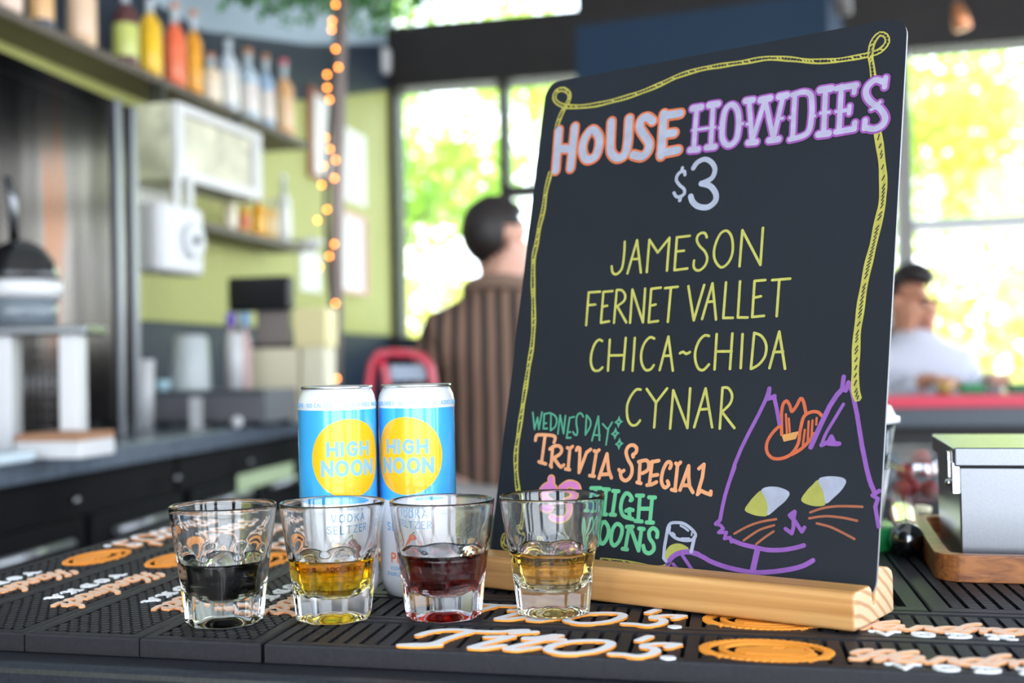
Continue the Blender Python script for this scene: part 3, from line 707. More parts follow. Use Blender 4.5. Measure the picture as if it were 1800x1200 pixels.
(3.0,0,0,'276.9,146 276.4,138.9 278.8,136.6 280.4,142.1 283.4,135.6'),
(3.0,0,0,'283.4,135.6 287.6,120.3 292,100.2 296.1,84.7 299.8,73.8'),
(2.2,0,1,'277.8,127.3 272.2,116.9 267,107.2 264.5,99.5'),
(3.0,0,0,'264.5,99.5 269.3,101.8 271,105.4 273.3,101 276.6,100.7'),
(3,0,0,'269.4,100.6 275.3,100.4'),
(3.0,0,0,'296,85.3 298.4,77.4 301.9,70.2'),
(2.6,0,0,'305.3,70.8 300.9,67.7 304.6,65.7 303.2,60.5 306.1,47.9'),
(3.0,0,0,'248.9,54 245.8,51.6 248.4,49.2 248.9,54'),
(2.6,0,0,'248.4,50.5 248.9,43.6 248,39.6 243.3,42.4'),
(2.6,0,0,'249.6,48 252.9,43.8 254.9,41.3 256.5,44.1'),
],
'hat':[
(2.3,0,1,'235.7,106 234.5,119.8 235.1,127 237.4,129.4 240,126.4 241.8,122.1 244.8,125.8 247.5,131.1 249.7,129.1 252,121.2'),
(2.3,0,1,'234.2,112.5 229,107.1 225.5,100.5 225.9,93.9 230.4,89.6 237.3,89.7 243.9,93.1 248.1,100.4 248.8,108.8 250.8,118.6 256,121.9 260.7,121.7 263.2,119.4'),
(2.3,0,1,'243.9,92.5 250.4,96.5 256.6,103.2 258.5,107.1'),
(1.5,0,0,'237.7,120.1 239.4,107.3'),
(1.5,0,0,'240,117.2 241.4,108'),
(1.5,0,0,'252.1,109.5 251.4,99.2'),
(1.5,0,0,'254.4,115.4 254.7,101.5'),
(1.5,0,0,'257.1,116.1 257.1,104.5'),
(1.5,0,0,'259.9,117.8 259.9,113.2'),
],
'hatband':[
(0,0,1,'235.7,105.8 248.1,108.7 246,103.2 237.5,101.1'),
],
'whisk':[
(1.6,0,1,'259.8,54.3 268.4,57.6 279.2,59.5 294.7,60'),
(1.6,0,1,'259.4,50.4 270,52.4 281.6,52.2 291.8,50.8'),
(1.6,0,1,'264.8,47.4 273.7,45.8 282.2,42.7 290.7,39'),
(1.6,0,1,'236.1,48.4 224.9,45.8 215.5,42 206.4,36.6'),
(1.6,0,1,'235,44.2 225.3,40.7 218.8,36.4 213.8,32.6'),
(1.6,0,1,'235,40.1 229.2,35.9 223.1,30.7'),
],
'eye_yellow':[
(0,0,1,'212.8,53.2 215.5,58.5 219.3,63.3 223.9,67.1 227.1,62 229.4,56.4 229.7,50.6 224.6,49.7 218.3,50.6'),
(0,0,1,'252.9,62.1 256.4,68.6 260.1,72.6 263.8,75.9 267.6,69.2 270,60.5 265,58.7 258.4,59.2'),
],
'eye_white':[
(0,0,1,'223.9,67.4 228.5,69.9 236.8,69.9 244.2,66.8 242.2,61.5 236.5,56.1 229.9,50.6 229.4,56.4 227,62.4'),
(0,0,1,'263.8,75.9 267.6,78.3 274.7,78.9 280.6,78.2 283,75.8 280.4,70.4 275.6,65.2 270.2,60.8 267.9,68.5'),
],
}
paint = {'yellow': (0.62, 0.58, 0.12), 'white': (0.47, 0.49, 0.62), 'orange': (0.80, 0.20, 0.08), 'purple': (0.38, 0.09, 0.45), 'peach': (0.96, 0.41, 0.19), 'green': (0.16, 0.60, 0.29), 'sea': (0.09, 0.40, 0.24), 'pink': (0.85, 0.24, 0.66), 'violet': (0.31, 0.105, 0.47), 'rust': (0.72, 0.14, 0.05), 'band': (0.78, 0.36, 0.10), 'rope': (0.60, 0.53, 0.09), 'ink': (0.02, 0.022, 0.03), 'lilac': (0.53, 0.48, 0.68), 'olive': (0.47, 0.46, 0.09), 'dull': (0.44, 0.13, 0.06)}
PM = {k: mat('paint_'+k, tuple(c*0.63 for c in v), 0.6, noise_amt=0.10, scale=120) for k, v in paint.items()}
def draw(mb, keys, mi=0, h=0.12):
    for key in keys:
        for w_, cl, sm, P in STROKES[key]: stroke(mb, pts(P), w_, BF, -0.05, h, bool(cl), bool(sm), mi)
def fill(mb, keys, mi=0, h=0.12):
    for key in keys:
        for w_, cl, sm, P in STROKES[key]: mb.prism(smooth(pts(P), True, 1.5) if key != 'hatband' else pts(P), -0.05, h, BF, mi)
m = MB(); draw(m, ['house_edge'], 0, 0.12); draw(m, ['house'], 1, 0.42); draw(m, ['howdies_edge'], 2, 0.12); draw(m, ['howdies'], 3, 0.42)
m.build('heading_lettering', [PM['orange'], PM['white'], PM['purple'], PM['lilac']], panel)
m = MB(); draw(m, ['price']); m.build('price_lettering', [PM['white']], panel)
m = MB(); draw(m, ['list']); m.build('drink_list', [PM['yellow']], panel)
m = MB(); draw(m, ['wednesday'], 0); draw(m, ['trivia'], 1); draw(m, ['pink_edge'], 1); draw(m, ['pink'], 2, 0.42); draw(m, ['green'], 3)
m.build('trivia_notice', [PM['sea'], PM['peach'], PM['pink'], PM['green']], panel)
m = MB(); draw(m, ['cat'], 0, 0.15); draw(m, ['hat'], 1); fill(m, ['hatband'], 2, 0.05); draw(m, ['whisk'], 3); fill(m, ['eye_yellow'], 4); fill(m, ['eye_white'], 5, 0.18)
m.build('cat_drawing', [PM['violet'], PM['rust'], PM['band'], PM['dull'], PM['olive'], PM['white']], panel)
m = MB(); fill(m, ['cup_fill'], 1, 0.05); draw(m, ['cup'], 0, 0.2); m.build('cup_drawing', [PM['white'], PM['olive']], panel)
m = MB(); rng = random.Random(3)
for key, gap in (('rope_top', 3.1), ('rope_left', 3.2), ('rope_right', 3.2), ('rope_side', 3.8), ('rope_foot', 1.0)):
    P = smooth(pts(STROKES[key][0][3]), False, 2.5); n = len(P); A, B = [], []
    if key == 'rope_side': stroke(m, P, gap*0.9, BF, -0.05, 0.02, mi=2, dz=0.003)
    for i, q in enumerate(P):
        a = P[max(0, i-1)]; b = P[min(n-1, i+1)]; l = math.dist(a, b) or 1; nx, ny = -(b[1]-a[1])/l, (b[0]-a[0])/l
        g = gap*(0.9+0.12*math.sin(i*0.6)); A.append((q[0]+nx*g/2, q[1]+ny*g/2)); B.append((q[0]-nx*g/2, q[1]-ny*g/2))
    stroke(m, A, 1.5, BF, -0.05, 0.12); stroke(m, B, 1.2 if key != 'rope_side' else 2.4, BF, -0.05, 0.12)
    for i in range(1, n-1):
        if rng.random() < 0.72: stroke(m, [A[i], B[min(n-1, i+1)]], 1.1, BF, -0.05, 0.10)
        if rng.random() < 0.6: stroke(m, [((A[i][0]*3+B[i][0])/4, (A[i][1]*3+B[i][1])/4), ((A[i+1][0]+3*B[i+1][0])/4, (A[i+1][1]+3*B[i+1][1])/4)], 0.7, BF, -0.05, 0.34, mi=1)
m.build('rope_border', [PM['rope'], PM['ink'], PM['olive']], panel)
# foot: profile extruded along the board
pine = wood('pine', (0.44, 0.195, 0.055), (0.64, 0.345, 0.125), 0.9, 0.42)
prof = [(0, 0), (0.0, 20), (1.2, 23), (4, 24), (27.5, 24), (30.6, 22.5), (33.2, 11.5), (37.6, 11.5), (40.5, 33.5), (43, 34), (64, 30.5), (69, 28), (71, 24), (71, 0)]
m = MB()
for x0 in (-2, 304.6):
    for n_, z in prof: m.v.append(Vector((x0/1000, n_/1000, z/1000)))
k = len(prof); m.f.append(list(range(k))); m.f.append(list(range(k, 2*k))[::-1]); m.f += [[i+k, (i+1) % k+k, (i+1) % k, i][::1] for i in range(k)]
m.m = [1, 1]+[0]*(len(m.f)-2); m.s = [False]*len(m.f)
foot = m.build('wooden_foot', [pine, end_grain('pine_end', (0.50, 0.27, 0.13), (0.74, 0.50, 0.30))], root, bevel=0.0026, bseg=4, local=True, fixn=True)
foot.rotation_euler = (0, 0, BYAW); foot.location = (A0-RT*0.3066)-WL[root.name]

# ------------------------------------------------------------------ four rocks glasses and their drinks
glass = mat('clear_glass', (1, 1, 1), 0.0, trans=1, ior=1.5)
def facet_r(z, th, n=8):
    cone = 25.6+(z*0.118 if z < 40 else 4.72+(z-40)*0.142)
    ap = 24.1+0.112*(z-2)+(0.017*(z-36)**2 if z > 36 else 0)
    ph = (th % (2*PI/n))-PI/n
    f = ap/math.cos(ph); k = 0.9
    hh = max(0.0, min(1.0, 0.5+0.5*(f-cone)/k)); return f*(1-hh)+cone*hh-k*hh*(1-hh)
INNER = [(0.01, 15.5), (5, 15.6), (10, 16.4), (15, 18.6), (19.5, 22.2), (23, 27), (25.4, 33), (27.0, 40), (28.6, 47), (30.4, 57), (32.2, 68), (33.5, 77.2)]
def inner_r(z):
    for (r0, z0), (r1, z1) in zip(INNER, INNER[1:]):
        if z0 <= z <= z1: return r0+(r1-r0)*(z-z0)/(z1-z0)
    return INNER[-1][0]
def glass_mesh():
    m = MB(); n = 160; rows = []
    def row(f): rows.append([f(2*PI*k/n) for k in range(n)])
    for r, z in ((0.0, 6.8), (4, 6.6), (8, 5.8), (12, 4.2), (15.5, 2.2), (18, 0.9), (20.5, 0.25)): row(lambda th, r=r, z=z: (r, z))
    for s_, z in ((0.90, 0.05), (0.955, 0.25), (0.99, 1.2)): row(lambda th, s_=s_, z=z: (facet_r(2, th)*s_, z))
    for i in range(62): z = 2.4+i*(76.0-2.4)/61; row(lambda th, z=z: (facet_r(z, th), z))
    for r, z in ((35.55, 77.6), (35.2, 78.5), (34.6, 78.75), (34.0, 78.4), (33.6, 77.6)): row(lambda th, r=r, z=z: (r, z))
    inn = []
    for (r0, z0), (r1, z1) in zip(INNER[::-1], INNER[::-1][1:]):
        for j in range(3): inn.append((r0+(r1-r0)*j/3, z0+(z1-z0)*j/3))
    inn.append((0.0, 15.5))
    for r, z in inn:
        sc_ = 0.55 if z < 44 else max(0, 0.55*(1-(z-44)/8))
        row(lambda th, r=r, z=z, sc_=sc_: (r*(1+0.030*sc_*math.cos(8*(th-PI/8))), z))
    for rw in rows:
        for k, (r, z) in enumerate(rw): th = 2*PI*k/n; m.v.append(Vector((r*math.cos(th), r*math.sin(th), z))/1000)
    for i in range(len(rows)-1):
        for k in range(n): k2 = (k+1) % n; m.f.append([i*n+k, i*n+k2, (i+1)*n+k2, (i+1)*n+k]); m.m.append(0); m.s.append(True)
    return m
def drink_mesh(level):
    m = MB(); n = 96; P = [(0.0, 15.2)]+[(r+0.25, z-0.2) for r, z in INNER[1:] if z < level-1]+[(inner_r(level)+0.25, level), (inner_r(level)-0.8, level-0.5), (inner_r(level)-3, level-0.7), (0.0, level-0.7)]
    for r, z in P:
        sc_ = 0.55 if z < 44 else max(0, 0.55*(1-(z-44)/8))
        for k in range(n):
            th = 2*PI*k/n; q = r*(1+0.030*sc_*math.cos(8*(th-PI/8))); m.v.append(Vector((q*math.cos(th), q*math.sin(th), z))/1000)
    for i in range(len(P)-1):
        for k in range(n): k2 = (k+1) % n; m.f.append([i*n+k, i*n+k2, (i+1)*n+k2, (i+1)*n+k]); m.m.append(0); m.s.append(True)
    return m
GS = [(-0.1963, 0.8076, 0.0, 'leftmost rocks glass on the bar, holding the black liquor', 42.0, 'black liquor filling the lower half of the leftmost glass', (190, 230, 380), 10),
      (-0.1237, 0.8136, 0.0, 'rocks glass holding golden amber liquor in front of the left can', 42.0, 'golden amber liquor in the glass in front of the left can', (4.0, 19, 130), 21),
      (-0.0494, 0.8129, 0.0, 'rocks glass holding dark red-brown liquor in front of the right can', 44.0, 'dark red-brown liquor in the glass before the right can', (48, 210, 240), 3),
      (0.0250, 0.8102, 0.0019, 'rocks glass holding pale gold liquor, standing against the chalkboard', 43.0, 'pale gold liquor in the glass nearest the chalkboard', (1.6, 9.5, 38), 17)]
g0 = None
for i, (x, y, z, lb, lev, dl, sg, rz) in enumerate(GS):
    if g0 is None: g = glass_mesh().build('rocks_glass', glass, local=True); g0 = g
    else: g = g0.copy(); C.objects.link(g)
    g.location = (x, y, z+0.0002); g.rotation_euler = (0, 0, math.radians(rz)); tag(g, lb, 'glass', 'rocks glasses in a row')
    d = drink_mesh(lev).build('liquor_shot', liquid('liquor_%d' % i, sg), local=True); d.location = (x, y, z+0.0002); d.rotation_euler = (0, 0, math.radians(rz)); tag(d, dl, 'drink', 'shots of liquor')

# ------------------------------------------------------------------ two slim cans
can_white = mat('can_white', (0.78, 0.79, 0.84), 0.28, metal=0.25, coat=0.5); can_blue = mat('can_blue', (0.06, 0.43, 0.86), 0.22, metal=0.2, coat=0.8); can_sun = mat('can_yellow', (0.95, 0.44, 0.004), 0.32, metal=0.1, coat=0.4)
can_pale = mat('can_pale_blue', (0.20, 0.40, 0.52), 0.5); can_text = mat('can_blue_text', (0.12, 0.36, 0.62), 0.45); can_red = mat('can_red', (0.70, 0.05, 0.06), 0.4); can_dark = mat('can_cherry', (0.22, 0.02, 0.05), 0.4); can_leaf = mat('can_leaf', (0.10, 0.35, 0.08), 0.4); alu = mat('aluminium', (0.80, 0.80, 0.82), 0.25, metal=1.0); peach_red = mat('can_peach', (0.85, 0.18, 0.08), 0.4)
def can(x, y, label, turn, side):
    r = thing('drink_can', label, 'can', (x, y, 0.0002), 'slim seltzer cans'); r.rotation_euler = (0, 0, 0)
    R_ = 28.6
    prof = [(0, 6), (17, 6), (21, 1.5), (22.6, 0), (23.8, 0.6), (26.2, 5), (27.9, 9), (28.6, 13), (28.6, 71.2), (28.6, 138.4), (28.6, 143), (27.6, 148), (25.8, 151.6), (25.0, 153.2)]
    m = MB(); m.lathe([(a/1000, b/1000) for a, b in prof], 72, 0, mis=[0]*8+[1]+[0]*4); m.build('can_body', [can_white, can_blue], r, local=True)
    m = MB(); m.lathe([(a/1000, b/1000) for a, b in [(25.0, 153.0), (26.0, 153.4), (26.3, 154.6), (25.7, 155.5), (24.8, 155.6), (24.0, 154.6), (23.2, 150.4), (22.2, 149.6), (20.5, 151), (0.001, 151)]], 64); m.build('can_lid', alu, r, local=True)
    m = MB(); m.tube([(9*math.cos(t), 4+12*math.sin(t)*0.9, 152.2) for t in [2*PI*k/20 for k in range(20)]], 1.2, 6, closed=True); m.box((0, -4, 152), (12, 9, 1.0)); m.v = [q/1000 for q in m.v]; m.build('pull_tab', alu, r, local=True)
    fa = math.atan2(-y, -x)+math.radians(turn)
    def fr(u, v, h): a = fa+u/R_; q = (R_+h)/1000; return Vector((q*math.cos(a), q*math.sin(a), v/1000))
    m = MB(); N = 72; rr = 28.2
    rows = 12
    oo = len(m.v)
    for j in range(rows+1):
        for k in range(N): s_ = rr*j/rows; m.v.append(fr(s_*math.cos(2*PI*k/N), 103.8+s_*math.sin(2*PI*k/N), 0.08))
    for j in range(rows):
        for k in range(N): k2 = (k+1) % N; m.f.append([oo+j*N+k, oo+(j+1)*N+k, oo+(j+1)*N+k2, oo+j*N+k2]); m.m.append(0); m.s.append(True)
    m.build('sun_emblem', [can_sun], r, local=True)
    m = MB(); kw = dict(maxseg=1.5, dz=0.004)
    write(m, 'HIGH', 8.6, 2.7, fr, 0, 0.16, 0, 106.3, wide=1.15, gap=0.42, **kw); write(m, 'NOON', 9.4, 2.8, fr, 0, 0.16, 0, 92.2, wide=1.05, gap=0.36, **kw); m.build('brand_lettering', [can_pale], r, local=True)
    m = MB(); write(m, 'VODKA', 5.4, 0.9, fr, 0, 0.1, 0, 58.5, wide=1.05, gap=0.4, **kw); write(m, 'SELTZER', 5.4, 0.9, fr, 0, 0.1, 0, 49.6, wide=1.05, gap=0.4, **kw); m.build('product_lettering', [can_text], r, local=True)
    m = MB()
    for k in range(2): write(m, 'NO ADDED SUGAR * 100 CALORIES * GLUTEN FREE *', 2.7, 0.42, fr, 0, 0.1, -24+90*k, 140.6, wide=0.95, gap=0.30, space=0.42, **kw)
    m.build('ring_lettering', [can_text], r, local=True); m = MB()
    for t_, z_ in (('VODKA WITH REAL', 20.8), ('SPARKLING WATER AND', 16.6)): write(m, t_, 2.4, 0.38, fr, 0, 0.1, 0, z_, wide=0.95, gap=0.3, **kw)
    m.build('small_lettering', [can_text], r, local=True)
    m = MB()
    if side == 'cherry':
        for cx, cy in ((-3.2, 40), (3.0, 41)): m.prism([(cx+2.9*math.cos(t*PI/10), cy+3.2*math.sin(t*PI/10)) for t in range(20)], 0, 0.1, fr, 0)
        stroke(m, [(-3, 43), (-1, 46), (2.5, 47.5)], 0.6, fr, 0, 0.12, sm=True, mi=1); stroke(m, [(3, 44), (2.5, 47.5)], 0.6, fr, 0, 0.12, mi=1)
        write(m, 'BLACK CHERRY', 5.0, 1.0, fr, 0, 0.1, 0, 29, mi=0, wide=0.9, gap=0.3, **kw); m.build('fruit_emblem', [can_dark, can_leaf], r, local=True)
    else:
        m.prism([(3.4*math.cos(t*PI/10), 41+3.2*math.sin(t*PI/10)) for t in range(20)], 0, 0.1, fr, 0); stroke(m, [(0, 44), (2.2, 46)], 1.0, fr, 0, 0.12, mi=1)
        write(m, 'PEACH', 6.4, 1.2, fr, 0, 0.1, 0, 26.5, mi=0, wide=0.95, gap=0.3, **kw); m.build('fruit_emblem', [peach_red, can_leaf], r, local=True)
can(-0.1298, 0.8842, 'left blue and white slim can with yellow sun and cherries', 17, 'cherry')
can(-0.0726, 0.8998, 'right blue and white slim can with yellow sun and peach', -17, 'peach')
# ------------------------------------------------------------------ right end of the bar
steel = mat('brushed_steel', (0.20, 0.21, 0.23), 0.33, metal=1.0, noise_amt=0.10, scale=40, stretch=(3, 60, 60)); chrome = mat('chrome', (0.75, 0.76, 0.78), 0.10, metal=1.0); dark_steel = mat('dark_steel', (0.20, 0.20, 0.21), 0.2, metal=1.0)
walnut = wood('walnut', (0.17, 0.05, 0.014), (0.38, 0.135, 0.035), 1.2, 0.4)
clear_plastic = pane_mat('clear_plastic', (0.80, 0.84, 0.86), 0.10); white_plastic = mat('white_plastic', (0.70, 0.70, 0.71), 0.4); green_plastic = mat('green_plastic', (0.02, 0.30, 0.08), 0.35); cream = mat('cream', (0.80, 0.72, 0.48), 0.5); red_fruit = mat('red_fruit', (0.65, 0.04, 0.03), 0.3)
CA = math.radians(-15.5); CX = Vector((math.cos(CA), math.sin(CA), 0)); CY = Vector((math.sin(math.radians(14)), math.cos(math.radians(14)), 0))
B0 = Vector((0.3425, 0.925, 0.0095))
def CF(o): return lambda u, v, h: o+CX*(u/1000)+CY*(v/1000)+ZP*(h/1000)
r = thing('wooden_tray', 'brown wooden tray with rounded corners under the steel garnish box', 'tray', B0+CX*0.15+CY*0.07-ZP*0.0095)
m = MB(); fr = CF(B0-ZP*0.0093-CX*0.021-CY*0.030); m.prism(rrect(0, 0, 330, 240, 20), 0, 6, fr)
outer = rrect(0, 0, 330, 240, 20, 8); inner = rrect(11, 11, 319, 229, 12, 8); n = len(outer); o = len(m.v)
for ring, z in ((outer, 5.9), (outer, 19.2), (outer, 20.2), (inner, 20.2), (inner, 5.9)):
    for u, v in ring: m.v.append(fr(u, v, z))
for i in range(4):
    for k in range(n): m.f.append([o+i*n+k, o+i*n+(k+1) % n, o+(i+1)*n+(k+1) % n, o+(i+1)*n+k]); m.m.append(0); m.s.append(False)
m.build('tray_body', [walnut], r, bevel=0.0008, fixn=True)
r = thing('garnish_box', 'brushed steel garnish box with hinged lid standing on the wooden tray', 'box', B0+CX*0.15+CY*0.06-ZP*0.003)
fr = CF(B0); W_, D_, H_ = 290, 165, 74
m = MB(); m.prism([(0, 0), (W_, 0), (W_, D_), (0, D_)], -3, H_, fr); m.build('box_body', [steel], r, bevel=0.0012)
m = MB(); m.prism([(-4, -4), (W_+4, -4), (W_+4, D_+4), (-4, D_+4)], H_+0.4, H_+15, fr)
m.build('lid', [steel], r, bevel=0.0015, bseg=3)
m = MB(); m.prism([(-6, 20), (-4.6, 20), (-4.6, 34), (-6, 34)], H_-14, H_+10, fr); m.ball(fr(-7, 10, H_-13), 0.003); m.prism([(-5, -2), (-0.2, -2), (-0.2, 22), (-5, 22)], H_-20, H_+3, fr); m.build('hinge', [chrome], r)
m = MB()
a = on_z(1596, 985, 0); dr = (on_z(1582, 905, 0)-a).normalized(); a = a+ZP*0.0148+dr*0.002
M = Matrix.Translation(a) @ dr.to_track_quat('Z', 'Y').to_matrix().to_4x4()
m.lathe([(0.0001, -0.0005), (0.006, 0.0008), (0.0105, 0.004), (0.0135, 0.009), (0.0146, 0.015), (0.0143, 0.021)], 32, 1, M=M)
m.lathe([(0.0143, 0.0212), (0.0128, 0.030), (0.0128, 0.06), (0.0133, 0.10), (0.0146, 0.15), (0.0146, 0.23), (0.011, 0.24), (0.0001, 0.243)], 32, 0, M=M)
tag(m.build('cocktail_muddler', [chrome, dark_steel], None, loc=a-ZP*0.0148), 'chrome cocktail muddler with a dark round end lying beside the tray', 'bar tool')
b = on_z(1523, 975, 0.0); b = Vector((b.x, b.y+0.05, 0))
m = MB(); m.lathe([(0.042, 0), (0.043, 0.002), (0.043, 0.018), (0.041, 0.020), (0.0001, 0.020)], 40, c=b); tag(m.build('green_coaster', green_plastic, None, loc=b), 'thick green round coaster on the mat behind the chalkboard edge', 'coaster')
r = thing('plastic_cup', 'clear plastic cup with white lid behind the chalkboard edge', 'cup', b+ZP*0.0202)
m = MB(); m.lathe([(0.0001, 0.0204), (0.026, 0.0204), (0.027, 0.022), (0.042, 0.112), (0.0415, 0.112), (0.0262, 0.023), (0.0001, 0.0215)], 40, c=b); m.build('cup_body', clear_plastic, r)
m = MB(); m.lathe([(0.0276, 0.024), (0.0355, 0.070), (0.0358, 0.0702), (0.0279, 0.0238)], 40, c=b); m.build('paper_band', white_plastic, r)
m = MB(); m.lathe([(0.0435, 0.1105), (0.0455, 0.111), (0.0455, 0.116), (0.042, 0.117), (0.038, 0.126), (0.0001, 0.127)], 40, c=b); m.build('cup_lid', white_plastic, r)
b = at(1606, 880, 1.42); b = Vector((b.x, b.y, 0.0002))
r = thing('garnish_tub', 'clear plastic tub with red cherries behind the muddler', 'tub', b)
m = MB(); m.lathe([(0.0001, 0.001), (0.036, 0.001), (0.040, 0.064), (0.0385, 0.064), (0.035, 0.003), (0.0001, 0.003)], 36, c=b); m.build('tub_body', pane_mat('milky_plastic', (0.92, 0.93, 0.95), 0.28), r)
for k, (x, y, z) in enumerate(((-.018, -.012, .014), (.012, -.02, .014), (.002, .012, .014), (-.012, -.008, .034), (.016, -.006, .036), (.004, -.018, .05))):
    c = MB(); c.ball(b+Vector((x, y, z)), 0.0105, n=14, m=10); tag(c.build('cherry', red_fruit, None, loc=b+Vector((x, y, z))), 'red cherry inside the clear tub behind the muddler', 'fruit', 'cherries in the tub')
b = on_z(1630, 908, 0); m = MB(); m.lathe([(0.0001, 0.0002), (0.013, 0.0002), (0.0145, 0.003), (0.0145, 0.007), (0.011, 0.008), (0.0001, 0.0082)], 28, c=(b.x, b.y+0.03, 0)); tag(m.build('bottle_cap', cream, None, loc=(b.x, b.y+0.03, 0)), 'small cream cap on the mat beside the muddler', 'cap')

# ------------------------------------------------------------------ the room
navy = mat('navy_paint', (0.011, 0.021, 0.042), 0.5, spec=0.3); sage = mat('olive_green_paint', (0.41, 0.42, 0.125), 0.6, noise_amt=0.05, scale=2); navy_lit = mat('navy_lit_pale', (0.36, 0.46, 0.55), 0.5); ceil_paint = mat('ceiling_white', (0.72, 0.72, 0.70), 0.7)
dark_wood = mat('dark_brown_beam', (0.013, 0.0095, 0.0095), 0.55, noise_amt=0.3, scale=6); concrete = mat('floor_concrete', (0.05, 0.05, 0.053), 0.45, noise_amt=0.2, scale=3); post_paint = mat('dark_post', (0.022, 0.02, 0.02), 0.5)
pane_glass = pane_mat('window_glass', (0.95, 0.97, 0.96), 0.04)
CEIL = 2.75
WP = at(690, 400, 7.0); WP.z = 0; BA = math.radians(90+13.5)       # back wall: plane through WP, heading BA
BX = Vector((math.sin(BA), math.cos(BA), 0)); BYN = Vector((-BX.y, BX.x, 0))
if BYN.y < 0: BYN = -BYN
def wpt(px, py):                                            # (along, z) on the back wall plane
    q = on_wall(px, py, WP, BA); return (q-WP).dot(BX), q.z
def wall_box(m, u0, u1, z0, z1, d0, d1, mi=0):              # a box on the back wall, d = depth behind (+) / in front (-)
    fr = lambda u, v, h: WP+BX*u+BYN*v+ZP*h
    m.prism([(u0, d0), (u1, d0), (u1, d1), (u0, d1)], z0, z1, fr, mi)
LW = Vector((WP.x, WP.y, 0)); LA = math.radians(12.0); LD = Vector((math.sin(LA), math.cos(LA), 0)); LN = Vector((LD.y, -LD.x, 0))   # left wall runs back towards the camera; LN points into the room
def lw_box(m, a0, a1, z0, z1, d0, d1, mi=0):
    fr = lambda u, v, h: LW-LD*u+LN*v+ZP*h
    m.prism([(a0, d0), (a1, d0), (a1, d1), (a0, d1)], z0, z1, fr, mi)
zg1 = wpt(690, 158)[1]; zg0 = wpt(690, 590)[1]
m = MB(); lw_box(m, -0.15, 11.5, FLOOR, CEIL, -0.15, -0.012); struct(m.build('wall_left', navy))
LZ = [(0.0, zg1), (1.3, 1.45), (2.4, 1.22), (11.3, 1.22)]
def lw_poly(name, poly, d0, d1, m_):
    m = MB(); fr = lambda u, v, h: LW-LD*u+ZP*v+LN*h
    m.prism(poly, d0, d1, fr); return struct(m.build(name, m_, fixn=True))
lw_poly('wall_left_green_panel', [(0.0, zg0), (11.3, zg0)]+LZ[::-1], -0.0118, 0.0, sage)
lw_poly('trim_1', [(a, z+0.001) for a, z in LZ]+[(a, z+0.27) for a, z in LZ[::-1]], -0.0118, 0.004, navy)
lw_poly('wall_left_upper_lit', [(a, z+0.271) for a, z in LZ]+[(11.3, CEIL-0.01), (0.0, CEIL-0.01)], -0.0118, 0.0, navy_lit)  # upper wall is navy too; light on it is put into this paler colour
m = MB(); m.box((1.5, 2.5, FLOOR-0.05), (16, 16, 0.1)); struct(m.build('floor', concrete))
m = MB(); m.box((0.6, 3.1, CEIL+0.05), (7.2, 10.4, 0.1)); struct(m.build('ceiling', ceil_paint))
uL = wpt(690, 400)[0]; bm0 = wpt(690, 158)[1]; bm1 = bm0+0.36
u1 = wpt(703, 400)[0]; u2 = wpt(878, 300)[0]; u3 = wpt(893, 300)[0]; uR = wpt(1585, 300)[0]; uE = 4.6; sill = wpt(800, 590)[1]
m = MB(); wall_box(m, u1, uR-0.03, FLOOR, sill, 0, 0.16); struct(m.build('wall_back', navy))
m = MB(); wall_box(m, -0.05, uE, bm0, bm1, -0.05, 0.18); struct(m.build('wall_back_beam', dark_wood))
m = MB(); wall_box(m, -0.05, u1, FLOOR, bm0-0.001, -0.04, 0.12); struct(m.build('trim_2', post_paint))
m = MB(); wall_box(m, u2, u3, sill+0.001, bm0-0.001, -0.02, 0.12); struct(m.build('trim_3', post_paint))
z4 = wpt(915, 345)[1]; z5 = wpt(915, 325)[1]
m = MB(); wall_box(m, u3+0.001, uR-0.031, z4, z5, -0.01, 0.10); struct(m.build('trim_4', post_paint))
m = MB(); wall_box(m, uR-0.03, uR+0.05, FLOOR, bm0-0.001, -0.05, 0.14); struct(m.build('trim_5', mat('grey_post', (0.30, 0.29, 0.28), 0.5)))
zr0 = wpt(1700, 402)[1]; zr1 = wpt(1700, 383)[1]; zb = wpt(1700, 700)[1]
m = MB(); wall_box(m, uR+0.051, uE, zr0, zr1, -0.06, 0.16); struct(m.build('trim_6', mat('sill_grey', (0.55, 0.56, 0.60), 0.4)))
m = MB(); wall_box(m, uR+0.051, uE, FLOOR, zb-0.25, 0, 0.16); struct(m.build('wall_back_low', navy))
uC = wpt(1015, 30)[0]
m = MB(); wall_box(m, uC, uE, bm1+0.001, CEIL-0.001, 0.0, 0.15); struct(m.build('wall_back_upper', dark_wood))
for k, (a, b_, c_, d_) in enumerate(((u1+.001, u2-.001, sill+.001, bm0-.002), (u3+.001, uR-.032, z5+.001, bm0-.002), (u3+.001, uR-.032, sill+.001, z4-.001), (uR+.052, uE, zr1+.001, bm0-.002), (0.0, uC-.001, bm1+.001, CEIL-.002))):
    m = MB(); wall_box(m, a, b_, c_, d_, 0.05, 0.056); struct(m.build('window_%d' % (k+1), pane_glass))
# unseen posts and headers, added behind and at right to streak reflections in glass
m = MB()
for x in (-3.1, -0.75, 1.45, 3.7): m.box((x, -2.0, (FLOOR+CEIL-0.01)/2), (0.36, 0.2, CEIL-0.01-FLOOR))
m.box((0.3, -2.0, CEIL-0.21), (6.37, 0.18, 0.38)); struct(m.build('added_posts_front', post_paint))
m = MB()
for y in (-1.2, 0.4, 2.0, 3.6, 5.2): m.box((4.05, y, (FLOOR+CEIL-0.01)/2), (0.2, 0.5, CEIL-0.01-FLOOR))
m.box((4.05, 2.0, CEIL-0.21), (0.18, 6.87, 0.38)); struct(m.build('added_posts_right', post_paint))
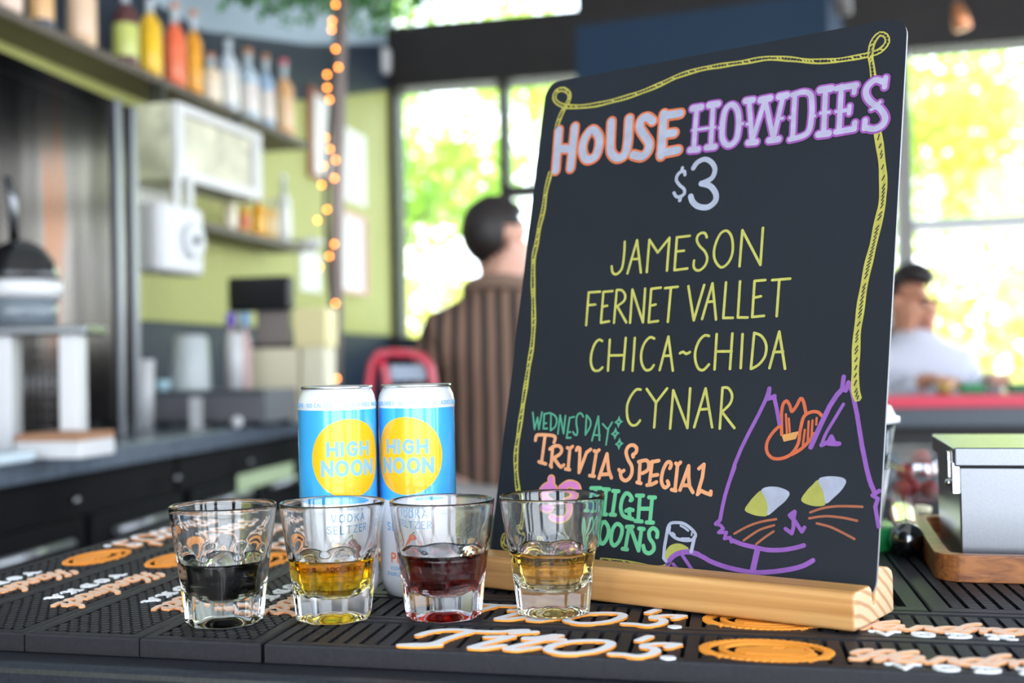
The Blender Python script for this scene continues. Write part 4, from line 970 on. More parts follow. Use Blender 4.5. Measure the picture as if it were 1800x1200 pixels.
# duct across the beam, seen above the chalkboard
q0 = at(1012, 60, 5.6); q1 = at(1455, 60, 5.15); z0, z1 = at(1200, 175, 5.4).z, at(1200, 60, 5.4).z
m = MB(); ax = (q1-q0); ax.z = 0; L_ = ax.length; ax.normalize(); an = Vector((-ax.y, ax.x, 0)); fr = lambda u, v, h: Vector((q0.x, q0.y, 0))+ax*u+an*v+ZP*h
m.prism([(0, 0), (L_, 0), (L_, 0.5), (0, 0.5)], z0, z1+0.1, fr); tag(m.build('ceiling_duct', mat('duct_blue', (0.017, 0.040, 0.080), 0.5, spec=0.3), None, loc=(q0.x, q0.y, z0)), 'dark blue boxed duct hanging above the chalkboard', 'duct')
# small white sensor on the beam
q = on_wall(678, 112, WP-BYN*0.06, BA); m = MB(); m.lathe([(0.0001, -0.075), (0.03, -0.075), (0.045, -0.06), (0.048, 0.05), (0.035, 0.075), (0.0001, 0.078)], 24, c=q-BYN*0.05); tag(m.build('wall_speaker', white_plastic, None, loc=q), 'small white rounded speaker on the dark beam in the corner', 'speaker')
# hanging copper spotlight upper right
r = thing('spotlight', 'copper coloured spotlight hanging from the ceiling above the chalkboard corner', 'lamp', (at(1690, 0, 4.6).x, at(1690, 0, 4.6).y, CEIL))
copper = mat('copper', (0.55, 0.22, 0.10), 0.35, metal=0.8)
a = at(1682, 8, 4.6); b_ = at(1693, 52, 4.6); dr = (b_-a).normalized(); M = Matrix.Translation(b_) @ dr.to_track_quat('-Z', 'Y').to_matrix().to_4x4()
m = MB(); m.lathe([(0.03, 0.0), (0.034, 0.005), (0.032, 0.06), (0.02, 0.10), (0.0001, 0.104)], 24, M=M); m.build('lamp_shade', copper, r)
m = MB(); m.tube([a, Vector((a.x, a.y, CEIL))], 0.012); m.build('rod', dark_steel, r)
q = at(1482, 12, 4.8); r = thing('track_light', 'grey cylinder track light hanging above the top of the chalkboard', 'lamp', (q.x, q.y, CEIL))
m = MB(); m.lathe([(0.0001, 0.06), (0.03, 0.06), (0.035, 0.05), (0.035, -0.05), (0.03, -0.052), (0.0001, -0.04)], 24, c=q+ZP*0.02); m.build('lamp_shade', mat('lamp_grey', (0.12, 0.11, 0.11), 0.4), r)
m = MB(); m.tube([q+ZP*0.08, Vector((q.x, q.y, CEIL))], 0.01); m.build('rod', dark_steel, r)
# ------------------------------------------------------------------ back bar along the left wall
brown_shelf = mat('shelf_wood', (0.11, 0.088, 0.07), 0.55, noise_amt=0.2, scale=5, stretch=(20, 20, 2))
back_stone = mat('back_counter_stone', (0.10, 0.125, 0.16), 0.25, noise_amt=0.15, scale=30)
SHA = math.radians(12.95); SD = Vector((math.sin(SHA), math.cos(SHA), 0)); SN = Vector((SD.y, -SD.x, 0)); SP = Vector((-1.188, 3.799, 0)); SZ = 1.147
def wbox(name, P, D, N, a0, a1, n0, n1, z0, z1, m_, parent=None, bevel=0.003, loc=None):
    m = MB(); fr = lambda u, v, h: P+D*u+N*v+ZP*h
    m.prism([(a0, n0), (a1, n0), (a1, n1), (a0, n1)], z0, z1, fr); return m.build(name, m_, parent, loc=loc, bevel=bevel)
o = wbox('wall_shelf', SP, SD, SN, -2.4, 0.35-0.30, -0.27, 0, SZ-0.028, SZ, brown_shelf, loc=SP+ZP*SZ); tag(o, 'near length of the long upper wall shelf holding liquor bottles', 'shelf', 'upper wall shelves')
o = wbox('wall_shelf', SP, SD, SN, 0.055, 1.44, -0.27, 0, SZ-0.028, SZ, brown_shelf, loc=SP+SD+ZP*SZ); tag(o, 'far length of the upper wall shelf, ending at the framed poster', 'shelf', 'upper wall shelves')
LSP = Vector((at(395, 405, 4.42).x, 4.42, 0)); LSZ = 0.697
o = wbox('wall_shelf', LSP, SD, SN, -0.35, 0.78, -0.17, 0, LSZ-0.028, LSZ, brown_shelf, loc=LSP+ZP*LSZ); tag(o, 'short lower wall shelf with orange bottles and white bowl', 'shelf')
cork = mat('copper_cap', (0.55, 0.22, 0.09), 0.4); clear_b = mat('bottle_clear', (0.62, 0.70, 0.76), 0.12, coat=0.5)
def bottle(P, r, h, body, label, labcol, cap, cat='bottle', capcol=None, neck=None, group='liquor bottles on the upper shelf', labspan=(0.12, 0.5)):
    t = thing('liquor_bottle', label, cat, P, group); k = h
    m = MB(); m.lathe([(0.0001, 0.001), (r*0.92, 0.001), (r, r*0.12), (r, k*0.58), (r*0.92, k*0.64), (r*0.5, k*0.72), (r*0.36, k*0.76)], 24, c=P); m.build('bottle_body', body, t)
    m = MB(); m.lathe([(r*0.36, k*0.7605), (r*0.34, k*0.90), (r*0.40, k*0.905), (r*0.40, k*0.925), (0.0001, k*0.926)], 20, c=P); m.build('neck', neck or clear_b, t)
    m = MB(); m.lathe([(r*1.012, k*labspan[0]), (r*1.02, k*labspan[0]+0.001), (r*1.02, k*labspan[1]-0.001), (r*1.012, k*labspan[1])], 24, c=P); m.build('paper_label', labcol, t)
    m = MB(); m.lathe([(r*0.44, k*0.9265), (r*0.44, k*0.995), (r*0.40, k), (0.0001, k)], 18, c=P); m.build('cap', capcol or cork, t)
    return t
def cm(name, c, rough=0.3): return mat('tone_'+name, c, rough, coat=0.3)
UB = [(18, 44, -70, 'cream', (0.75, 0.52, 0.40), 'cream_lab', (0.80, 0.60, 0.48), 'pale peach bottle at the near end of the upper shelf'),
      (74, 42, -90, 'ink', (0.03, 0.05, 0.10), 'amber_lab', (0.75, 0.45, 0.20), 'dark navy bottle with amber label on the upper shelf'),
      (145, 50, -95, 'tan', (0.72, 0.48, 0.30), 'tan_lab', (0.78, 0.55, 0.38), 'tall tan ceramic bottle, third along the upper shelf'),
      (222, 44, -30, 'brown', (0.10, 0.03, 0.03), 'lime_lab', (0.55, 0.60, 0.16), 'dark brown bottle with lime green label on the upper shelf'),
      (265, 40, -12, 'yellow', (0.85, 0.50, 0.02), 'yellow_lab', (0.92, 0.56, 0.02), 'bright yellow bottle at the joint of the upper shelf'),
      (308, 38, 6, 'coral', (0.86, 0.16, 0.06), 'coral_lab', (0.90, 0.20, 0.09), 'coral red bottle just right of the yellow one'),
      (341, 30, 18, 'orange', (0.85, 0.36, 0.02), 'orange_lab', (0.88, 0.42, 0.04), 'slim orange bottle with copper cap beside the coral one'),
      (371, 36, 95, 'milk', (0.80, 0.68, 0.50), 'milk_lab', (0.85, 0.74, 0.58), 'short milky cream bottle in the middle of the upper shelf'),
      (402, 36, 60, 'pale', (0.60, 0.66, 0.72), 'pale_lab', (0.80, 0.78, 0.72), 'clear bottle with black cap on the upper shelf'),
      (436, 38, 86, 'ice', (0.52, 0.64, 0.74), 'ice_lab', (0.82, 0.76, 0.72), 'icy blue bottle with copper cap and white label'),
      (467, 30, 96, 'sky', (0.38, 0.52, 0.70), 'sky_lab', (0.84, 0.76, 0.70), 'slim blue bottle with copper cap, second from the shelf end'),
      (499, 34, 105, 'apricot', (0.82, 0.46, 0.22), 'apricot_lab', (0.88, 0.60, 0.36), 'apricot bottle with pink cap at the far shelf end')]
for i, (cx, wpx, ty, n1, c1, n2, c2, lb) in enumerate(UB):
    q = on_wall(cx, 150, SP-SN*0.055, SHA); r_ = wpx/2/FPX*q.y; top = at(cx, ty, q.y).z
    bottle(Vector((q.x, q.y, SZ+0.0003)), r_, top-SZ, cm(n1, c1), lb, cm(n2, c2), None, capcol={8: cm('capblack', (0.02, 0.02, 0.02)), 11: cm('cappink', (0.80, 0.16, 0.22)), 4: cm('capdark', (0.05, 0.03, 0.02))}.get(i))
LB = [(405, 24, 335, 'bone', (0.82, 0.72, 0.55), 'bone_lab', (0.86, 0.78, 0.62), 'cream bottle at the near end of the lower shelf'),
      (430, 20, 345, 'amber', (0.80, 0.42, 0.03), 'red_lab', (0.72, 0.16, 0.04), 'amber bottle with red label on the lower shelf'),
      (455, 26, 338, 'tanger', (0.90, 0.42, 0.02), 'tanger_lab', (0.92, 0.50, 0.05), 'bright orange bottle on the lower shelf'),
      (477, 20, 345, 'honey', (0.85, 0.55, 0.20), 'honey_lab', (0.88, 0.66, 0.35), 'honey coloured bottle beside the tall clear one'),
      (499, 26, 306, 'glassy', (0.70, 0.72, 0.72), 'glassy_lab', (0.82, 0.82, 0.80), 'tall clear bottle beside the white bowl')]
for cx, wpx, ty, n1, c1, n2, c2, lb in LB:
    q = on_wall(cx, 400, LSP-SN*0.05, SHA); top = at(cx, ty, q.y).z
    bottle(Vector((q.x, q.y, LSZ+0.0003)), wpx/2/FPX*q.y, top-LSZ, cm(n1, c1), lb, cm(n2, c2), None, group='bottles on the lower shelf', capcol=cm(n2, c2))
q = on_wall(541, 400, LSP-SN*0.085, SHA); m = MB(); m.lathe([(0.0001, 0.001), (0.04, 0.001), (0.062, 0.03), (0.068, 0.05), (0.064, 0.05), (0.056, 0.03), (0.0001, 0.012)], 28, c=(q.x, q.y, LSZ)); tag(m.build('serving_bowl', white_plastic, None, loc=(q.x, q.y, LSZ)), 'white bowl at the far end of the lower shelf', 'bowl')
# counter
CHA = math.radians(9.5); CDv = Vector((math.sin(CHA), math.cos(CHA), 0)); CN = Vector((CDv.y, -CDv.x, 0)); CP = Vector((-1.059, 2.472, 0)); CZ = -0.0125
r = thing('back_counter', 'long blue-grey stone counter along the left wall behind the bar', 'counter', CP+ZP*FLOOR)
wbox('counter_top', CP, CDv, CN, -1.3, 1.97, -0.42, 0, CZ-0.054, CZ, back_stone, r, bevel=0.004)
blackm = mat('black_fridge', (0.004, 0.004, 0.005), 0.6, spec=0.12); handle_m = mat('fridge_handle', (0.35, 0.36, 0.38), 0.3, metal=0.8)
labs = ['black undercounter fridge at the near end of the back counter', 'black undercounter fridge in the middle of the back counter', 'black undercounter fridge at the far end with bright label strip']
for k, (a0, a1) in enumerate(((-1.28, -0.16), (-0.14, 0.92), (0.94, 1.96))):
    t = thing('undercounter_fridge', labs[k], 'fridge', CP+CDv*((a0+a1)/2)+ZP*FLOOR, 'black undercounter fridges')
    wbox('fridge_body', CP, CDv, CN, a0, a1, -0.40, -0.05, FLOOR, CZ-0.06, blackm, t)
    for j in range(2):
        b0 = a0+(a1-a0)*j/2+0.015; b1 = a0+(a1-a0)*(j+1)/2-0.015
        d = wbox('door', CP, CDv, CN, b0, b1, -0.049, -0.02, FLOOR+0.12, CZ-0.16, blackm, t, 0.004)
        m = MB(); hp = CP+CDv*((b0+b1)/2)+CN*-0.004; m.tube([hp-CDv*0.16+ZP*(CZ-0.21), hp+CDv*0.16+ZP*(CZ-0.21)], 0.011, 10); m.build('handle', handle_m, d)
        m = MB(); m.ball(CP+CDv*(b1-0.06)+CN*-0.012+ZP*(CZ-0.115), 0.012, n=12, m=8); m.build('lock_knob', dark_steel, t)
    if k == 2: wbox('label_strip', CP, CDv, CN, a0+0.35, a0+0.85, -0.0195, -0.017, CZ-0.20, CZ-0.15, mat('strip', (0.5, 0.6, 0.36), 0.4), t, 0)
# tall steel cabinet
reflection_steel = mat('reflection_steel', (0.085, 0.062, 0.055), 0.16, metal=1.0, noise_amt=0.45, scale=1.5, stretch=(7, 5, 0.55))
_r = [n_ for n_ in reflection_steel.node_tree.nodes if n_.type == 'VALTORGB'][0].color_ramp
for p_, c_ in ((0.30, (0.006, 0.005, 0.005)), (0.47, (0.032, 0.025, 0.022)), (0.60, (0.10, 0.085, 0.078)), (0.72, (0.15, 0.05, 0.014))):  # dark and orange reflections in the steel, painted as vertical streaks
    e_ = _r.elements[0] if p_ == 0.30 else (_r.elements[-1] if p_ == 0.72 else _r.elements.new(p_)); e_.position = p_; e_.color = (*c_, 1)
cq = at(243, 700, 3.5); KP = Vector((cq.x, cq.y, 0)); top = at(232, 190, 3.5).z
r = thing('steel_cabinet', 'tall stainless steel cabinet standing on the near end of the back counter', 'cabinet', KP-CDv*0.6+ZP*CZ)
wbox('cabinet_body', KP, CDv, CN, -1.5, 0, -0.22, 0, CZ+0.045, top, reflection_steel, r, 0.004)
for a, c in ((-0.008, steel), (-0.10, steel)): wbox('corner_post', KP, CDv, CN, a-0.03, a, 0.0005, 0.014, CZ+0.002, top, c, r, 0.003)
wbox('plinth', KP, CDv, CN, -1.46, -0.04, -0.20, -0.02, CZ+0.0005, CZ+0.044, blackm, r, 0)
d = wbox('door', KP, CDv, CN, -1.40, -0.22, 0.0006, 0.012, CZ+0.09, top-0.05, reflection_steel, r, 0.003)
# juicer on a steel stand
J = at(58, 700, 2.72); J = Vector((J.x, J.y, CZ))
def jz(y): return at(58, y, 2.72).z
r = thing('juice_machine', 'black domed juice machine on a white-legged steel stand at far left', 'machine', J)
zt = jz(580)
for sx_ in (-0.058, 0.092):
    m = MB(); m.prism([(sx_-0.022, -0.03), (sx_+0.022, -0.03), (sx_+0.022, 0.03), (sx_-0.022, 0.03)], 0.001, zt-CZ-0.012, lambda u, v, h: J+Vector((u, v, h))); m.build('leg', white_plastic, r, bevel=0.004)
m = MB(); m.prism([(-0.09, -0.05), (0.14, -0.05), (0.14, 0.09), (-0.09, 0.09)], zt-CZ-0.0115, zt-CZ+0.008, lambda u, v, h: J+Vector((u, v, h))); m.build('stand_top', steel, r, bevel=0.004)
m = MB(); gx0, gx1, gz0, gz1 = -0.03, 0.062, 0.03, zt-CZ-0.02
for k in range(7): x = gx0+(gx1-gx0)*k/6; m.tube([J+Vector((x, 0.02, gz0)), J+Vector((x, 0.02, gz1))], 0.0016, 6)
for k in range(10): z = gz0+(gz1-gz0)*k/9; m.tube([J+Vector((gx0, 0.0235, z)), J+Vector((gx1, 0.0235, z))], 0.0016, 6)
m.build('wire_guard', dark_steel, r)
jb = J+Vector((-0.035, 0.02, 0)); R0 = 0.088
m = MB(); m.lathe([(0.0001, zt+0.009-CZ), (R0*0.92, zt+0.009-CZ), (R0*0.95, jz(524)-CZ), (0.0001, jz(524)-CZ)], 32, c=jb); m.build('clear_bowl', mat('grey_bowl', (0.16, 0.19, 0.22), 0.15, coat=0.5), r)
m = MB(); m.lathe([(R0*0.7, jz(523.5)-CZ), (R0*1.04, jz(522)-CZ), (R0*1.05, jz(494)-CZ), (R0*0.7, jz(493)-CZ)], 32, c=jb); m.build('white_ring', white_plastic, r)
zd = jz(492.5)-CZ; hd = jz(420)-CZ-zd; m = MB(); m.lathe([(R0*0.99*math.cos(a), zd+hd*math.sin(a)) for a in [k*PI/2/10 for k in range(10)]]+[(0.0001, zd+hd)], 32, c=jb); m.build('dome', mat('gloss_black', (0.01, 0.01, 0.012), 0.15, coat=0.8), r)
m = MB(); m.tube([jb+Vector((-0.02, 0.02, zd+hd*0.95)), at(22, 350, 2.74), at(12, 310, 2.74)], [0.012, 0.011, 0.008], 10); m.build('lever', steel, r)
# flat boxes and folded towel near the camera end
q = at(125, 795, 2.52); P = Vector((q.x, q.y, CZ+0.0003)); t = thing('napkin_box', 'white box with a brown top lying on the near end of the back counter', 'box', P)
wbox('box_body', P, CDv, CN, 0.0, 0.15, -0.13, 0.02, 0.0, 0.036, white_plastic, t, 0.003); wbox('box_top', P, CDv, CN, 0.0, 0.15, -0.13, 0.02, 0.0362, 0.052, mat('kraft', (0.40, 0.20, 0.11), 0.6), t, 0.002)
q = at(28, 790, 2.46); P = Vector((q.x, q.y, CZ+0.0003)); o = wbox('folded_towel', P, CDv, CN, -0.20, 0.03, -0.10, 0.03, 0, 0.022, mat('towel_blue', (0.56, 0.66, 0.72), 0.9), None, 0.008, loc=P); tag(o, 'pale blue folded towel at the left edge of the back counter', 'towel')
# white framed dispenser box under the shelf and the white machine below it
P = Vector((at(306, 200, 3.9).x, 3.9, 0)); WA = math.radians(15); WD = Vector((math.sin(WA), math.cos(WA), 0)); WN = Vector((WD.y, -WD.x, 0)); z0, z1 = at(306, 312, 3.9).z, at(306, 178, 3.9).z
t = thing('napkin_dispenser', 'white framed box with pale papers hanging below the upper shelf', 'dispenser', P+ZP*z0)
wbox('box_body', P, WD, WN, 0, 0.60, -0.14, -0.012, z0, z1, mat('pale_papers', (0.66, 0.66, 0.50), 0.6, noise_amt=0.35, scale=9), t, 0.002)
m = MB(); fr = lambda u, v, h: P+WD*u+WN*v+ZP*h
for a0, a1, b0, b1 in ((0, 0.045, z0, z1), (0.555, 0.60, z0, z1), (0.0455, 0.5545, z1-0.03, z1), (0.0455, 0.5545, z0, z0+0.035)): m.prism([(a0, -0.0115), (a1, -0.0115), (a1, 0.01), (a0, 0.01)], b0, b1, fr)
m.build('front_frame', white_plastic, t)
for a0 in (0.02, 0.57): m = MB(); m.prism([(a0, -0.10), (a0+0.01, -0.10), (a0+0.01, -0.05), (a0, -0.05)], z1+0.0005, SZ-0.0285, fr); m.build('bracket', steel, t)
Y_ = 3.86; P = at(338, 400, Y_); z0, z1 = at(330, 480, Y_).z, at(330, 362, Y_).z
t = thing('soap_dispenser', 'white rounded wall machine with round dial hanging below the white framed box', 'dispenser', (P.x, P.y, z0))
m = MB(); fr = lambda u, v, h: Vector((P.x, P.y, 0))+WD*u+WN*v+ZP*h
m.prism(rrect(-0.15, -0.16, 0.13, -0.02, 0.04), z0, z1, fr); m.build('machine_body', white_plastic, t, bevel=0.015, bseg=3)
m = MB(); dq = at(345, 418, Y_); M = Matrix.Translation(fr(0.03, -0.019, (z0+z1)/2)) @ WN.to_track_quat('Z', 'Y').to_matrix().to_4x4(); m.lathe([(0.06, 0), (0.06, 0.015), (0.05, 0.02), (0.02, 0.012), (0.0001, 0.012)], 32, M=M); m.build('dial', mat('dial_grey', (0.66, 0.68, 0.70), 0.3), t)
m = MB(); m.ball(fr(0.03, 0.0, (z0+z1)/2), 0.014, n=12, m=8); m.build('dial_knob', dark_steel, t)
for u in (-0.02, 0.06): m = MB(); m.prism([(u, -0.06), (u+0.03, -0.06), (u+0.03, -0.045), (u, -0.045)], z1+0.0005, at(330, 312, Y_).z+0.02, fr); m.build('hanging_strap', white_plastic, t)
# things on the far half of the counter
def spot(px, Y): q = at(px, 700, Y); return Vector((q.x, q.y, CZ+0.0003))
P = spot(362, 3.82); t = thing('cash_drawer', 'dark grey steel drawer box on the back counter under the clear tub', 'box', P)
hz = at(362, 686, 3.82).z-CZ
m = MB(); fr = lambda u, v, h: P+CX*u+CY*v+ZP*h
m.prism([(-0.195, 0), (0.205, 0), (0.205, 0.24), (-0.195, 0.24)], 0.012, hz, fr); m.build('drawer_body', mat('drawer_grey', (0.10, 0.11, 0.125), 0.35), t, bevel=0.003)
m = MB(); m.prism([(-0.185, -0.008), (0.195, -0.008), (0.195, -0.001), (-0.185, -0.001)], 0.02, hz-0.02, fr); m.build('drawer_front', mat('drawer_front_grey', (0.16, 0.155, 0.17), 0.4), t, bevel=0.002)
m = MB(); [m.prism([(a, b), (a+0.03, b), (a+0.03, b+0.03), (a, b+0.03)], 0, 0.0115, fr) for a in (-0.18, 0.16) for b in (0.01, 0.2)]; m.build('rubber_feet', blackm, t)
TOP = P.z+hz+0.0004
q = at(336, 690, 3.92); P2 = Vector((q.x, q.y, TOP)); m = MB(); m.lathe([(0.067, 0.0), (0.0675, 0.004), (0.056, 0.165), (0.048, 0.178), (0.0001, 0.18)], 36, c=P2); m.lathe([(0.064, 0.001), (0.053, 0.16), (0.0001, 0.172)], 36, c=P2); tag(m.build('clear_tub', mat('frosted', (0.78, 0.84, 0.85), 0.25, trans=0.35), None, loc=P2), 'upturned clear plastic tub on the grey drawer box', 'tub')
for px, Y, rr, hh, m_, nm, lb, ct in ((414, 3.93, 0.026, 0.185, white_plastic, 'paper_cup', 'tall slim white cup on the grey drawer box', 'cup'), (252, 3.80, 0.035, 0.11, white_plastic, 'mixing_cup', 'white cup beside the steel cabinet behind the drawer box', 'cup'), (288, 3.84, 0.022, 0.035, mat('pale_blue', (0.45, 0.66, 0.74), 0.4), 'small_jar', 'small pale blue jar left of the clear tub', 'jar')):
    q = at(px, 690, Y); zb = TOP; P3 = Vector((q.x, q.y, zb)) if px != 252 else Vector((q.x, q.y, CZ+0.0003)); hh = hh if px != 252 else at(px, 632, Y).z-CZ
    m = MB(); m.lathe([(0.0001, 0), (rr*0.85, 0), (rr, hh), (rr*0.9, hh), (rr*0.8, 0.01), (0.0001, 0.01)], 24, c=P3); tag(m.build(nm, m_, None, loc=P3), lb, ct)
q = at(345, 745, 3.70); P3 = Vector((q.x, q.y, CZ+0.0003)); m = MB(); fr = lambda u, v, h: P3+CX*u+CY*v+ZP*h; m.prism([(-0.022, -0.002), (0.022, -0.002), (0.022, 0.0), (-0.022, 0.0)], 0, 0.097, fr); m.prism([(-0.022, 0.0002), (0.022, 0.0002), (0.022, 0.04), (-0.022, 0.04)], 0, 0.002, fr); tag(m.build('price_card', white_plastic, None, loc=P3), 'small white card standing in front of the grey drawer box', 'card')
q = at(417, 740, 3.72); m = MB(); m.ball((q.x, q.y, CZ+0.018), 0.018, n=14, m=10); tag(m.build('white_ball', white_plastic, None, loc=(q.x, q.y, CZ)), 'small white round knob-like shaker on the counter edge', 'shaker')
for px, Y, w_, h_, m_, lb in ((478, 4.10, 0.195, 0.25, mat('cream_card', (0.86, 0.79, 0.58), 0.6), 'large cream box on the far part of the back counter'), (551, 4.06, 0.085, 0.25, mat('cream_pale', (0.86, 0.81, 0.60), 0.5), 'tall pale cream box beside the pole, holding up the yellow box')):
    q = spot(px, Y); m = MB(); fr = lambda u, v, h: q+CX*u+CY*v+ZP*h; m.prism([(-w_/2, 0), (w_/2, 0), (w_/2, 0.10), (-w_/2, 0.10)], 0, h_, fr); tag(m.build('carton', m_, None, loc=q, bevel=0.003), lb, 'box')
zt_ = CZ+0.2508; m = MB(); fr = lambda u, v, h: spot(547, 4.06)+CX*u+CY*v+ZP*(h); zb_ = at(547, 588, 4.06).z
m.prism([(-0.06, -0.005), (0.06, -0.005), (0.06, 0.10), (-0.06, 0.10)], zt_-CZ, at(547, 541, 4.06).z-CZ, fr); tag(m.build('yellow_carton', mat('carton_yellow', (0.86, 0.76, 0.40), 0.5), None, loc=spot(547, 4.06)+ZP*0.25, bevel=0.004), 'pale yellow box stacked on the tall cream box', 'box')
# till screen
q = spot(478, 4.10); P = Vector((q.x, q.y, CZ+0.2512)); t = thing('till_screen', 'black till screen seen from behind on the large cream box', 'screen', P)
zc0, zc1 = at(458, 547, 4.11).z-P.z, at(458, 486, 4.11).z-P.z
m = MB(); fr = lambda u, v, h: P+CX*u+CY*v+ZP*h
m.prism([(-0.155, -0.02), (0.082, -0.02), (0.072, 0.05), (-0.155, 0.05)], zc0, zc1, fr); m.build('screen_housing', mat('housing_black', (0.012, 0.012, 0.015), 0.35), t, bevel=0.012, bseg=3)
m = MB(); m.prism([(-0.060, 0.01), (0.060, 0.01), (0.055, 0.055), (-0.060, 0.055)], 0.012, zc0-0.0005, fr); m.build('stand', mat('stand_grey', (0.26, 0.22, 0.21), 0.35), t, bevel=0.004)
m = MB(); m.prism([(-0.07, 0.0), (0.075, 0.0), (0.075, 0.085), (-0.07, 0.085)], 0.0002, 0.0118, fr); m.build('base', blackm, t, bevel=0.003)
for px, c, lb in ((408, (0.16, 0.10, 0.50), 'violet blue spray bottle beside the till screen'), (432, (0.20, 0.36, 0.58), 'light blue spray bottle beside the till screen')):
    q = at(px, 690, 3.97); P3 = Vector((q.x, q.y, TOP)); hh = at(px, 548, 3.97).z-TOP; t = thing('spray_bottle', lb, 'bottle', P3, 'spray bottles by the till'); m = MB()
    m.lathe([(0.0001, 0), (0.019, 0), (0.02, 0.004), (0.02, hh*0.6), (0.010, hh*0.74), (0.009, hh*0.80)], 20, c=P3); m.build('bottle_body', mat('rosy_plastic', (0.60, 0.42, 0.40), 0.4), t)
    m = MB(); m.lathe([(0.0001, hh*0.801), (0.015, hh*0.801), (0.017, hh*0.85), (0.018, hh*0.98), (0.0001, hh)], 16, c=P3); m.build('trigger_cap', mat('cap_%d' % px, c, 0.4), t)
# posters and notice on the green wall; a white panel imitates bright light
paper = mat('poster_paper', (0.86, 0.86, 0.84), 0.6); frame_red = mat('poster_frame', (0.30, 0.10, 0.06), 0.5); frame_pink = mat('poster_pink', (0.74, 0.42, 0.36), 0.5)
for px0, py0, px1, py1, framed, lb in ((546, 172, 582, 312, 1, 'white poster in a red-brown frame at the end of the upper shelf'), (599, 230, 641, 356, 0, 'white poster on the green wall right of the string lights, upper one'), (592, 380, 638, 510, 1, 'white poster with reddish edge below the other poster'), (527, 444, 562, 512, 0, 'small white notice on the wall below the lower shelf'), (240, 296, 298, 420, 0, 'white panel put in for a bright patch of wall beside the steel cabinet')):
    a, b_ = on_wall(px0, (py0+py1)/2, LW, LA), on_wall(px1, (py0+py1)/2, LW, LA); z1 = on_wall((px0+px1)/2, py0, LW, LA).z; z0 = on_wall((px0+px1)/2, py1, LW, LA).z
    L_ = (b_-a).dot(LD); P = Vector((a.x, a.y, 0)); t = thing('wall_poster', lb, 'poster', P+ZP*z0, 'posters on the green wall')
    wbox('print', P, LD, LN, 0, L_, 0.0005, 0.006, z0, z1, paper, t, 0)
    if framed:
        m = MB(); fr = lambda u, v, h: P+LD*u+LN*v+ZP*h; e = 0.05 if px0 == 546 else 0.02
        for a0, a1, c0, c1 in ((-e, 0, z0-0.02, z1+0.02), (L_, L_+e, z0-0.02, z1+0.02), (0, L_, z1, z1+0.02), (0, L_, z0-0.02, z0)): m.prism([(a0, 0.0005), (a1, 0.0005), (a1, 0.022), (a0, 0.022)], c0, c1, fr)
        m.build('frame', frame_red if px0 == 546 else frame_pink, t)
# pole with string lights
PY = 4.32; a, b_ = at(588, 690, PY), at(599, -40, PY); dr = (b_-a); k0 = (FLOOR-a.z)/dr.z; k1 = (CEIL-a.z)/dr.z
m = MB(); m.tube([a+dr*k0, a+dr*k1], 0.026, 16); tag(m.build('metal_pole', mat('pole_brown', (0.24, 0.20, 0.185), 0.4, metal=0.3), None, loc=a+dr*k0), 'grey-brown metal pole wrapped with string lights at the end of the back counter', 'pole')
LY = 4.22; cable = [(601, -30), (594, 40), (589, 100), (584, 160), (578, 230), (573, 300), (572, 360), (574, 420), (578, 490), (583, 550), (588, 620), (590, 672)]
t = thing('string_lights', 'string of small amber bulbs wound down the metal pole', 'lights', at(601, 0, LY))
m = MB(); m.tube([at(x, y, LY) for x, y in cable], 0.008, 8); m.build('cable', mat('cable_black', (0.012, 0.011, 0.012), 0.5), t)
bulb = mat('amber_bulb', (1.0, 0.27, 0.03), 0.4, emit=9)
for x, y in ((590, 8), (584, 37), (583, 52), (590, 86), (595, 118), (575, 131), (575, 154), (579, 175), (572, 242), (580, 262), (590, 281), (569, 292), (588, 313), (565, 325), (575, 368), (558, 387), (588, 429), (579, 450), (562, 469), (590, 533), (592, 665)):
    q = at(x, y, LY-0.035); m = MB(); m.ball(q, 0.0052, n=10, m=8); m.build('bulb', bulb, t)
# garland of leaves
leafm = mat('garland_leaf', (0.06, 0.22, 0.05), 0.3, noise_amt=0.4, scale=4)
m = MB(); rng = random.Random(11)
for k in range(900):
    x = rng.uniform(395, 765); y = -26+min(90, abs(rng.gauss(0, 1))*38)*(0.45+0.55*math.exp(-((x-665)/90)**2)+0.4*math.exp(-((x-520)/60)**2)); c = at(x, y-10, 4.5+rng.uniform(-.12, .12))
    a = Vector((rng.gauss(0, 1), rng.gauss(0, 1), rng.gauss(-0.6, .7))).normalized(); b_ = a.cross(Vector((rng.gauss(0, 1), rng.gauss(0, 1), rng.gauss(0, 1)))).normalized(); l = rng.uniform(.03, .055)
    m.add([c, c+a*l*0.5+b_*l*0.28, c+a*l, c+a*l*0.5-b_*l*0.28], [(0, 1, 2, 3)])
g = thing('hanging_garland', 'green leafy garland hanging at the top left of the window corner', 'garland', at(620, -40, 4.5))
m.build('leaf_sprays', leafm, g); m = MB(); m.tube([at(390+38*i, -42+6*math.sin(i), 4.5) for i in range(11)], 0.008, 6); m.build('stem', mat('stem_green', (0.05, 0.09, 0.03), 0.6), g)
